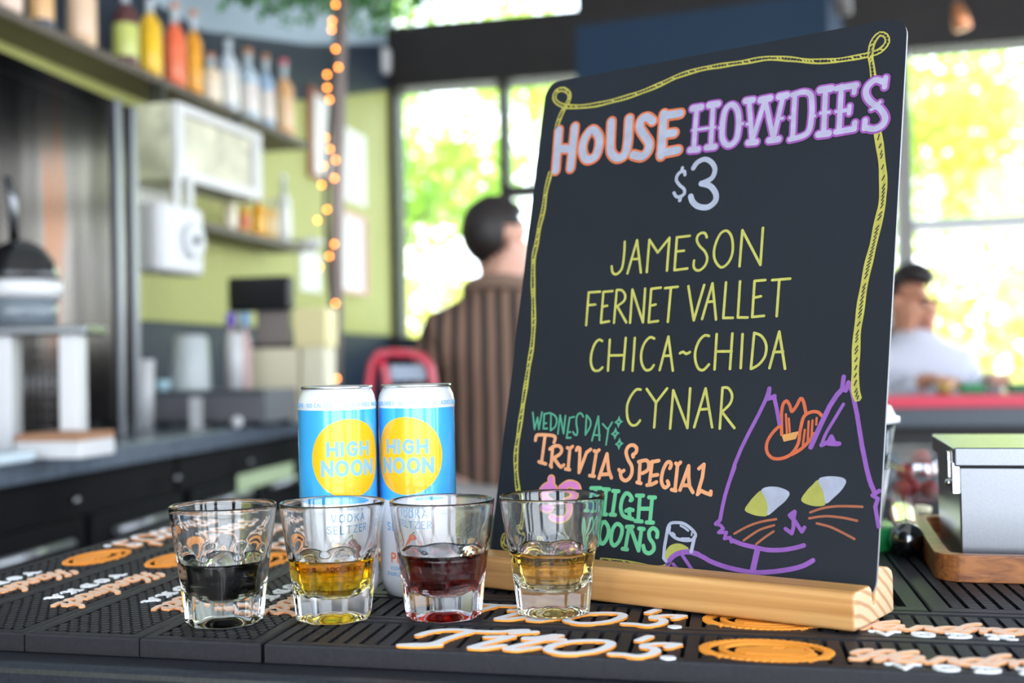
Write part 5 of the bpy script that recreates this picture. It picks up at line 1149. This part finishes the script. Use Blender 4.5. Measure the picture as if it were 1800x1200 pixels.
# ------------------------------------------------------------------ far counter with red edge
RB = at(1560, 694, 3.75); RBA = math.radians(-13.5); RX = Vector((math.cos(RBA), math.sin(RBA), 0)); RY = Vector((-RX.y, RX.x, 0))
ze0 = at(1700, 715, 3.72).z; zt2 = at(1700, 694, 3.72).z
t = thing('window_counter', 'dark counter with a red front edge in front of the window on the right', 'counter', Vector((RB.x, RB.y, FLOOR)))
P = Vector((RB.x, RB.y, 0)); frR = lambda u, v, h: P+RX*u+RY*v+ZP*h
m = MB(); m.prism([(-0.55, 0.012), (1.6, 0.012), (1.6, 0.42), (-0.55, 0.42)], ze0-0.06, zt2, frR); m.build('counter_top', mat('counter_slate', (0.07, 0.085, 0.11), 0.35), t, bevel=0.003)
m = MB(); m.prism([(-0.55, 0), (1.6, 0), (1.6, 0.0118), (-0.55, 0.0118)], ze0, zt2+0.001, frR); m.build('red_edge', mat('red_edge', (0.72, 0.035, 0.085), 0.35), t, bevel=0.003)
m = MB(); m.prism([(-0.5, 0.15), (1.55, 0.15), (1.55, 0.40), (-0.5, 0.40)], FLOOR, ze0-0.061, frR); m.build('front_panel', black_panel, t)
for px, w_, h_, c, nm, lb, ct in ((1708, 0.075, 0.035, (0.05, 0.24, 0.10), 'green_pouch', 'green pouch lying on the red-edged counter', 'pouch'), (1745, 0.05, 0.025, (0.20, 0.18, 0.18), 'wallet', 'dark wallet on the red-edged counter beside the green pouch', 'wallet'), (1790, 0.07, 0.03, (0.04, 0.16, 0.07), 'green_packet', 'green packet on the red-edged counter at the right edge', 'packet')):
    q = at(px, 690, 3.86); q = Vector((q.x, q.y, zt2+0.0005)); m = MB(); m.prism(rrect(-w_/2, -0.03, w_/2, 0.03, 0.012), 0, h_, lambda u, v, h: q+RX*u+RY*v+ZP*h); tag(m.build(nm, mat(nm, c, 0.5), None, loc=q, bevel=0.006), lb, ct)
q = at(1660, 690, 3.86); q = Vector((q.x, q.y, zt2+0.0005)); m = MB(); m.lathe([(0.0001, 0), (0.024, 0), (0.028, 0.04), (0.026, 0.04), (0.022, 0.004), (0.0001, 0.004)], 20, c=q); tag(m.build('small_glass', mat('amber_glass', (0.45, 0.25, 0.06), 0.2, coat=0.5), None, loc=q), 'small amber glass on the counter in front of the seated man', 'glass')
# red metal stool behind the cans
red_metal = mat('red_metal', (0.50, 0.02, 0.05), 0.3, coat=0.5)
Y_ = 3.02; L0 = at(648, 700, Y_); t = thing('bar_stool', 'red tubular metal bar stool behind the cans, beside the standing man', 'stool', Vector((at(710, 700, Y_).x, Y_+0.1, FLOOR)))
m = MB(); pth = [at(645, 900, Y_), at(646, 760, Y_), at(648, 680, Y_), at(654, 640, Y_), at(666, 622, Y_), at(690, 620, Y_), at(722, 622, Y_), at(742, 628, Y_), at(756, 645, Y_), at(762, 680, Y_), at(765, 760, Y_), at(766, 900, Y_)]
m.tube([q for q in pth], 0.0125, 12); m.build('back_frame', red_metal, t)
m = MB(); m.tube([at(680, 900, Y_), at(682, 690, Y_), at(676, 650, Y_), at(668, 628, Y_)], 0.0115, 12); m.build('back_slat', red_metal, t)
q = at(722, 655, Y_); m = MB(); m.prism(rrect(-0.055, -0.012, 0.06, 0.0, 0.005), q.z-0.02, q.z+0.02, lambda u, v, h: Vector((q.x, q.y+0.02, 0))+Vector((u, v, h))); m.build('backrest_plate', mat('plate_blue_grey', (0.30, 0.36, 0.46), 0.35), t, bevel=0.003)
sz = at(700, 900, Y_).z; m = MB(); m.prism(rrect(-0.16, -0.02, 0.16, 0.24, 0.05), sz-0.03, sz, lambda u, v, h: Vector((at(706, 900, Y_).x, Y_, 0))+Vector((u, v, h))); m.build('seat', red_metal, t, bevel=0.01)
for sx_, sy_ in ((-0.13, 0.01), (0.13, 0.01), (-0.13, 0.21), (0.13, 0.21)):
    c = Vector((at(706, 900, Y_).x, Y_, 0)); m = MB(); m.tube([c+Vector((sx_, sy_, sz-0.031)), c+Vector((sx_*1.2, sy_+(sy_-0.11)*0.3, FLOOR+0.001))], 0.014, 10); m.build('leg', red_metal, t)
# ------------------------------------------------------------------ people
skin = mat('skin', (0.62, 0.34, 0.25), 0.5); hair_m = mat('dark_hair', (0.018, 0.013, 0.012), 0.5, noise_amt=0.4, scale=60, stretch=(1, 1, 0.3)); skin2 = mat('skin_tan', (0.58, 0.27, 0.17), 0.5)
def skinned(name, nodes, edges, material, parent, base, sub=2):
    names = list(nodes); me = bpy.data.meshes.new(name); o = bpy.data.objects.new(name, me); C.objects.link(o)
    me.from_pydata([Vector(nodes[k][0]) for k in names], [(names.index(a), names.index(b)) for a, b in edges], [])
    me.materials.append(material); sk = o.modifiers.new('Skin', 'SKIN'); sk.use_smooth_shade = True
    if not me.skin_vertices: me.skin_vertices.new() if hasattr(me.skin_vertices, 'new') else None
    for i, k in enumerate(names):
        r_ = nodes[k][1]; me.skin_vertices[0].data[i].radius = r_ if isinstance(r_, tuple) else (r_, r_); me.skin_vertices[0].data[i].use_root = (i == 0)
    ss = o.modifiers.new('Subdivision', 'SUBSURF'); ss.levels = sub; ss.render_levels = sub
    if parent: o.parent = parent
    WL[o.name] = base; return o
def ch(*k): return list(zip(k, k[1:]))
def hand_nodes(N, E, side, wrist, d, out):                       # palm, four bent fingers, thumb
    w_ = Vector(wrist); d = Vector(d).normalized(); out = Vector(out).normalized(); pn = d.cross(out)
    N[side+'palm'] = (w_+d*0.05, (0.034, 0.016)); E.append((side+'wr', side+'palm'))
    for k, (off, l) in enumerate(((-0.030, .062), (-0.010, .072), (0.010, .068), (0.029, .055))):
        a = w_+d*0.088+out*off; N[side+'k%d' % k] = (a, 0.0095); N[side+'m%d' % k] = (a+d*l*0.55+pn*0.008, 0.0085); N[side+'t%d' % k] = (a+d*l*0.9+pn*0.028, 0.007)
        E += ch(side+'palm', side+'k%d' % k, side+'m%d' % k, side+'t%d' % k)
    N[side+'th1'] = (w_+d*0.035-out*0.045, 0.011); N[side+'th2'] = (w_+d*0.075-out*0.058, 0.009); E += ch(side+'palm', side+'th1', side+'th2')
def head_nodes(N, E, c, f, r_, up_=Vector((0, 0, 1))):           # c: head centre, f: facing, r_: right-hand side
    c = Vector(c)
    for k, (p_, rad) in {'skull': (c+up_*0.035-f*0.012, (0.080, 0.092)), 'crown': (c+up_*0.085-f*0.012, 0.060), 'face': (c-up_*0.03+f*0.022, (0.066, 0.072)), 'chin': (c-up_*0.088+f*0.058, 0.032), 'nose': (c-up_*0.012+f*0.088, 0.018), 'nosetip': (c-up_*0.026+f*0.112, 0.013), 'brow': (c+up_*0.03+f*0.07, 0.035),
                        'earR': (c-up_*0.015+r_*0.074-f*0.012, (0.014, 0.026)), 'earRt': (c+up_*0.012+r_*0.084-f*0.022, (0.008, 0.016)), 'earL': (c-up_*0.015-r_*0.074-f*0.012, (0.014, 0.026)), 'earLt': (c+up_*0.012-r_*0.084-f*0.022, (0.008, 0.016))}.items(): N[k] = (p_, rad)
    E += [('neck', 'face'), ('face', 'skull'), ('skull', 'crown'), ('face', 'chin'), ('skull', 'brow'), ('face', 'nose'), ('nose', 'nosetip'), ('face', 'earR'), ('earR', 'earRt'), ('face', 'earL'), ('earL', 'earLt')]
def shell(mb, c, rx, ry, rz, f, r_, up_, cut, n=40, k=24):        # ellipsoid shell kept where cut(local) is true
    c = Vector(c); idx = {}
    for i in range(k+1):
        th = PI*i/k
        for j in range(n):
            l = Vector((math.sin(th)*math.cos(2*PI*j/n), math.sin(th)*math.sin(2*PI*j/n), math.cos(th)))
            w_ = 1+0.018*math.sin(9*l.x+4*l.z)*math.sin(8*l.y+3); idx[i, j] = (len(mb.v), l); mb.v.append(c+r_*(l.x*rx*w_)+f*(l.y*ry*w_)+up_*(l.z*rz*w_))
    for i in range(k):
        for j in range(n):
            q = [idx[i, j], idx[i+1, j], idx[i+1, (j+1) % n], idx[i, (j+1) % n]]
            if all(cut(z[1]) for z in q): mb.f.append([z[0] for z in q]); mb.m.append(0); mb.s.append(True)
# the standing man in the striped cardigan, seen from behind
PX = at(876, 500, 3.5).x; base = Vector((PX, 3.53, FLOOR)); man = thing('person', 'man standing with his back turned in a brown and black striped cardigan', 'person', base)
hf = Vector((math.sin(math.radians(52)), math.cos(math.radians(52)), 0)); hr = Vector((hf.y, -hf.x, 0))
N = {'pelvis': ((0, 0, .93), (0.15, 0.10)), 'belly': ((0, 0.0, 1.08), (0.14, 0.095)), 'chest': ((0, -.005, 1.28), (0.13, 0.085)), 'upper': ((0, -.008, 1.38), (0.085, 0.06)), 'neck': ((0.005, -.005, 1.49), 0.055)}
E = ch('pelvis', 'belly', 'chest', 'upper', 'neck')
for s_, sg in (('L', -1), ('R', 1)):
    N[s_+'sh'] = ((sg*.175, -.015, 1.37), 0.052); N[s_+'el'] = ((sg*.232, -.02, 1.12), 0.043); N[s_+'wr'] = ((sg*.225, .05, .88), 0.028); E += ch('upper', s_+'sh', s_+'el', s_+'wr')
    hand_nodes(N, E, s_, N[s_+'wr'][0], (0, .12, -1), (0, 1, .1))
    N[s_+'hip'] = ((sg*.095, 0, .86), 0.085); N[s_+'kn'] = ((sg*.105, .01, .48), 0.058); N[s_+'an'] = ((sg*.11, -.02, .09), 0.04); N[s_+'toe'] = ((sg*.12, .14, .035), 0.03); E += ch('pelvis', s_+'hip', s_+'kn', s_+'an', s_+'toe')
head_nodes(N, E, (0.005, 0.015, 1.610), hf, hr)
body = skinned('body', N, E, skin, man, base)
stripe = bpy.data.materials.new('striped_knit'); stripe.use_nodes = True; t_ = stripe.node_tree; b_ = t_.nodes['Principled BSDF']; b_.inputs['Roughness'].default_value = 0.85
tcn = t_.nodes.new('ShaderNodeTexCoord'); wv = t_.nodes.new('ShaderNodeTexWave'); wv.wave_type = 'BANDS'; wv.bands_direction = 'X'; wv.inputs['Scale'].default_value = 7.4; wv.inputs['Distortion'].default_value = 0.5; wv.inputs['Detail'].default_value = 0.5
rr_ = t_.nodes.new('ShaderNodeValToRGB'); rr_.color_ramp.elements[0].position = 0.36; rr_.color_ramp.elements[0].color = (0.012, 0.010, 0.009, 1); rr_.color_ramp.elements[1].position = 0.52; rr_.color_ramp.elements[1].color = (0.215, 0.125, 0.085, 1)
t_.links.new(tcn.outputs['Object'], wv.inputs[0]); t_.links.new(wv.outputs['Fac'], rr_.inputs[0]); t_.links.new(rr_.outputs[0], b_.inputs['Base Color'])
N2 = {'w0': ((0, .005, .84), (0.185, 0.125)), 'w1': ((0, 0, 1.02), (0.185, 0.125)), 'w2': ((0, -.01, 1.22), (0.19, 0.125)), 'w3': ((0, -.022, 1.355), (0.15, 0.100)), 'w4': ((0.0, -.018, 1.44), (0.125, 0.082)), 'w5': ((0.0, -.008, 1.50), (0.078, 0.070))}
E2 = ch('w0', 'w1', 'w2', 'w3', 'w4', 'w5')
for s_, sg in (('L', -1), ('R', 1)):
    N2[s_+'a'] = ((sg*.172, -.02, 1.352), 0.072); N2[s_+'b'] = ((sg*.240, -.02, 1.14), 0.063); N2[s_+'c'] = ((sg*.232, .035, .93), 0.052); E2 += ch('w3', s_+'a', s_+'b', s_+'c')
skinned('striped_cardigan', N2, E2, stripe, man, base)
m = MB(); col_m = mat('cardigan_collar', (0.20, 0.125, 0.09), 0.85)
m.tube([base+Vector((0.086*math.sin(a), -0.012-0.070*math.cos(a), 1.492-0.02*(1-math.cos(a)))) for a in [(-2.3+4.6*k/18) for k in range(19)]], 0.024, 10); m.build('collar', col_m, man)
N3 = {'p': ((0, 0, .90), (0.165, 0.118))}; E3 = []
for s_, sg in (('L', -1), ('R', 1)):
    N3[s_+'h'] = ((sg*.098, 0, .84), 0.10); N3[s_+'k'] = ((sg*.108, .01, .48), 0.080); N3[s_+'f'] = ((sg*.112, -.015, .12), 0.072); E3 += ch('p', s_+'h', s_+'k', s_+'f')
skinned('trousers', N3, E3, mat('grey_trousers', (0.26, 0.245, 0.24), 0.8), man, base)
Uz = Vector((0, 0, 1)); hc = base+Vector((0.005, 0.015, 1.610))
m = MB(); shell(m, hc+Uz*0.038-hf*0.016, 0.093, 0.106, 0.108, hf, hr, Uz, lambda l: l.z > 0.42 or (l.y < -0.24 and l.z > -0.95+abs(l.x)*0.35) or (l.y < 0.32 and l.z > 0.06)); h = m.build('hair', hair_m, man)
h.modifiers.new('Solid', 'SOLIDIFY').thickness = 0.012
m = MB(); shell(m, hc-Uz*0.066+hf*0.030, 0.062, 0.072, 0.052, hf, hr, Uz, lambda l: l.y > 0.05 and l.z < 0.35); bd = m.build('beard', hair_m, man); bd.modifiers.new('Solid', 'SOLIDIFY').thickness = 0.008
for sg in (-1, 1):
    m = MB(); m.ball(base+Vector((sg*.115, .07, .045)), (0.052, 0.13, 0.045)); m.build('shoe', mat('shoe_black', (0.02, 0.02, 0.02), 0.5), man)
# the seated man in white behind the red-edged counter
Y2 = 4.5; c0 = at(1604, 530, Y2); base2 = Vector((c0.x+0.002, Y2, FLOOR)); hz_ = c0.z-FLOOR
man2 = thing('person', 'man in a white shirt sitting behind the red-edged counter, looking down', 'person', base2)
f2 = Vector((math.sin(math.radians(150)), math.cos(math.radians(150)), -0.30)).normalized(); f2h = Vector((f2.x, f2.y, 0)).normalized(); r2 = Vector((f2h.y, -f2h.x, 0)); u2_ = r2.cross(f2)
bf = Vector((math.sin(math.radians(165)), math.cos(math.radians(165)), 0)); br = Vector((bf.y, -bf.x, 0)); nb_ = hz_-0.125
N = {'pelvis': (bf*-0.02+Uz*(nb_-0.56), (0.15, 0.11)), 'belly': (bf*-0.02+Uz*(nb_-0.40), (0.145, 0.11)), 'chest': (bf*0.0+Uz*(nb_-0.22), (0.165, 0.115)), 'upper': (bf*-0.01+Uz*(nb_-0.10), (0.09, 0.065)), 'neck': (bf*0.0+Uz*nb_, 0.057)}
E = ch('pelvis', 'belly', 'chest', 'upper', 'neck')
for s_, sg in (('L', -1), ('R', 1)):
    N[s_+'sh'] = (br*sg*.175+Uz*(nb_-0.12), 0.052); N[s_+'el'] = (br*sg*.24+bf*0.10+Uz*(nb_-0.36), 0.045); N[s_+'wr'] = (br*sg*.14+bf*0.26+Uz*(zt2-FLOOR+0.045), 0.029); E += ch('upper', s_+'sh', s_+'el', s_+'wr')
    hand_nodes(N, E, s_, N[s_+'wr'][0], bf*1.0+br*(-sg*0.4)-Uz*0.1, br)
    N[s_+'hip'] = (br*sg*.10+bf*0.06+Uz*(nb_-0.60), 0.09); N[s_+'kn'] = (br*sg*.13+bf*0.16+Uz*(nb_-0.66), 0.065); N[s_+'an'] = (br*sg*.13+bf*0.10+Uz*0.30, 0.042); N[s_+'toe'] = (br*sg*.14+bf*0.22+Uz*0.26, 0.03); E += ch('pelvis', s_+'hip', s_+'kn', s_+'an', s_+'toe')
head_nodes(N, E, Uz*(hz_+0.005), f2, r2, u2_)
skinned('body', N, E, skin2, man2, base2)
N2 = {'w0': (bf*-0.02+Uz*(nb_-0.56), (0.175, 0.135)), 'w1': (bf*-0.02+Uz*(nb_-0.40), (0.175, 0.135)), 'w2': (bf*0.0+Uz*(nb_-0.22), (0.19, 0.135)), 'w3': (bf*-0.01+Uz*(nb_-0.09), (0.155, 0.098)), 'w4': (Uz*(nb_-0.02), (0.105, 0.088)), 'w5': (Uz*(nb_+0.028)-bf*0.008, (0.078, 0.074))}
E2 = ch('w0', 'w1', 'w2', 'w3', 'w4', 'w5')
for s_, sg in (('L', -1), ('R', 1)):
    N2[s_+'a'] = (br*sg*.185+Uz*(nb_-0.11), 0.078); N2[s_+'b'] = (br*sg*.245+bf*0.09+Uz*(nb_-0.35), 0.062); N2[s_+'c'] = (br*sg*.145+bf*0.252+Uz*(zt2-FLOOR+0.055), 0.045); E2 += ch('w3', s_+'a', s_+'b', s_+'c')
skinned('white_shirt', N2, E2, mat('white_cloth', (0.52, 0.52, 0.60), 0.8), man2, base2)
N3 = {'p': (bf*-0.01+Uz*(nb_-0.58), (0.165, 0.13))}; E3 = []
for s_, sg in (('L', -1), ('R', 1)):
    N3[s_+'h'] = (br*sg*.10+bf*0.06+Uz*(nb_-0.61), 0.10); N3[s_+'k'] = (br*sg*.13+bf*0.165+Uz*(nb_-0.67), 0.078); N3[s_+'f'] = (br*sg*.13+bf*0.11+Uz*0.34, 0.062); E3 += ch('p', s_+'h', s_+'k', s_+'f')
skinned('trousers', N3, E3, mat('dark_jeans', (0.03, 0.035, 0.05), 0.8), man2, base2)
hc2 = base2+Uz*(hz_+0.005)
m = MB(); shell(m, hc2+u2_*0.040-f2*0.016, 0.090, 0.101, 0.106, f2, r2, u2_, lambda l: l.z > 0.46 or (l.y < -0.05 and l.z > -0.7) or (l.y < 0.25 and l.z > 0.05)); h = m.build('hair', hair_m, man2); h.modifiers.new('Solid', 'SOLIDIFY').thickness = 0.012
for sg in (-1, 1):
    m = MB(); m.ball(hc2+f2*0.083+r2*sg*0.031+u2_*0.004, 0.011, n=10, m=8); m.build('eye', mat('eye_dark', (0.03, 0.02, 0.02), 0.3), man2)
    m = MB(); m.tube([hc2+f2*0.094+r2*sg*0.018+u2_*0.028, hc2+f2*0.093+r2*sg*0.034+u2_*0.031, hc2+f2*0.080+r2*sg*0.050+u2_*0.026], 0.005, 6); m.build('eyebrow', hair_m, man2)
m = MB(); m.tube([hc2+f2*0.088-r2*0.024-u2_*0.058, hc2+f2*0.096-u2_*0.055, hc2+f2*0.088+r2*0.024-u2_*0.058], 0.005, 6); m.build('mouth', mat('lips', (0.42, 0.14, 0.12), 0.5), man2)
t = thing('bar_stool', 'dark bar stool under the seated man in white', 'stool', base2)
m = MB(); m.lathe([(0.0001, nb_-0.74), (0.17, nb_-0.74), (0.18, nb_-0.72), (0.17, nb_-0.70), (0.0001, nb_-0.70)], 28, c=base2+bf*0.02); m.build('seat', blackm, t)
for k in range(4):
    a = PI/4+k*PI/2; m = MB(); m.tube([base2+bf*0.02+Vector((0.12*math.cos(a), 0.12*math.sin(a), nb_-0.741)), base2+bf*0.02+Vector((0.20*math.cos(a), 0.20*math.sin(a), 0.002))], 0.012, 8); m.build('leg', dark_steel, t)
# ------------------------------------------------------------------ outdoors
m = MB(); m.box((4, 31, FLOOR-0.12), (90, 50, 0.1)); gr = m.build('ground', mat('pale_paving', (0.62, 0.60, 0.54), 0.8, noise_amt=0.12, scale=0.8)); struct(gr)
bark = mat('bark', (0.10, 0.075, 0.05), 0.8, noise_amt=0.3, scale=8)
def leaf_mat(name, c):
    m_ = mat(name, c, 0.5, noise_amt=0.25, scale=0.8); b = m_.node_tree.nodes['Principled BSDF']
    tr = m_.node_tree.nodes.new('ShaderNodeBsdfTranslucent'); tr.inputs[0].default_value = (*[min(1, v*1.3) for v in c], 1); mx = m_.node_tree.nodes.new('ShaderNodeMixShader'); mx.inputs[0].default_value = 0.45
    o_ = m_.node_tree.nodes['Material Output']; m_.node_tree.links.new(b.outputs[0], mx.inputs[1]); m_.node_tree.links.new(tr.outputs[0], mx.inputs[2]); m_.node_tree.links.new(mx.outputs[0], o_.inputs['Surface']); return m_
LM = [leaf_mat('leaf_bright', (0.42, 0.55, 0.08)), leaf_mat('leaf_mid', (0.26, 0.42, 0.06)), leaf_mat('leaf_olive', (0.50, 0.52, 0.16))]
def tree(x, y, h, rad, k, n, label, seed):
    rng = random.Random(seed); base = Vector((x, y, FLOOR-0.07)); t = thing('tree', label, 'tree', base, 'trees outside the windows')
    m = MB(); m.tube([base, base+Vector((.08, 0, h*.25)), base+Vector((-.05, .05, h*.5)), base+Vector((.1, 0, h*.8))], [0.09, 0.08, 0.06, 0.03], 10)
    blobs = []
    for i in range(9):
        a = rng.uniform(0, 2*PI); q = base+Vector((math.cos(a)*rad*rng.uniform(.2, .75), math.sin(a)*rad*rng.uniform(.2, .75), h*rng.uniform(.38, .95))); blobs.append((q, rad*rng.uniform(.35, .6)))
        m.tube([base+Vector((0, .03, h*rng.uniform(.3, .55))), q], [0.03, 0.012], 6)
    m.build('trunk', bark, t); m = MB()
    for i in range(n):
        q, r_ = rng.choice(blobs); d = Vector((rng.gauss(0, 1), rng.gauss(0, 1), rng.gauss(0, 1))).normalized()*r_*rng.uniform(.45, 1.05); c = q+d; l = rng.uniform(.10, .20)
        a = Vector((rng.gauss(0, 1), rng.gauss(0, 1), rng.gauss(0, .8))).normalized(); b = a.cross(Vector((rng.gauss(0, 1), rng.gauss(0, 1), rng.gauss(0, 1)))).normalized()
        m.add([c-a*l*.5, c+b*l*.32, c+a*l*.5, c-b*l*.32], [(0, 1, 2, 3)])
    m.build('crown', LM[k], t)
for i, (x, y, h, rad, k, n, lb) in enumerate(((-1.55, 12.5, 5.2, 1.6, 1, 3600, 'leafy tree outside the left edge of the window by the green wall'), (0.7, 18.0, 6.8, 1.9, 0, 4200, 'bright tree outside the window above the standing man'), (-3.0, 22.5, 8.5, 2.3, 2, 3000, 'pale olive tree far outside, left of the bright one'),
        (4.0, 12.8, 5.4, 2.0, 0, 4200, 'bright green tree outside the right window beside its post'), (8.2, 18.0, 6.8, 2.1, 2, 3000, 'olive tree outside the right window near the photo edge'), (5.8, 24.0, 9.0, 2.6, 0, 3400, 'tall tree far outside the right window'))):
    tree(x, y, h, rad, k, n, lb, 40+i)
m = MB(); rng = random.Random(5)
for i in range(9000):
    c = Vector((rng.uniform(-8, 18), 29+rng.uniform(-.5, .5), FLOOR+3.4*rng.uniform(0, 1)**1.4)); l = rng.uniform(.3, .55)
    a = Vector((rng.gauss(0, 1), rng.gauss(0, 1), rng.gauss(0, .8))).normalized(); b = a.cross(Vector((rng.gauss(0, 1), rng.gauss(0, 1), rng.gauss(0, 1)))).normalized(); m.add([c-a*l*.5, c+b*l*.32, c+a*l*.5, c-b*l*.32], [(0, 1, 2, 3)])
tag(m.build('hedge', LM[2], None, loc=(3, 29, FLOOR)), 'tall olive hedge far outside beyond the paving', 'hedge')
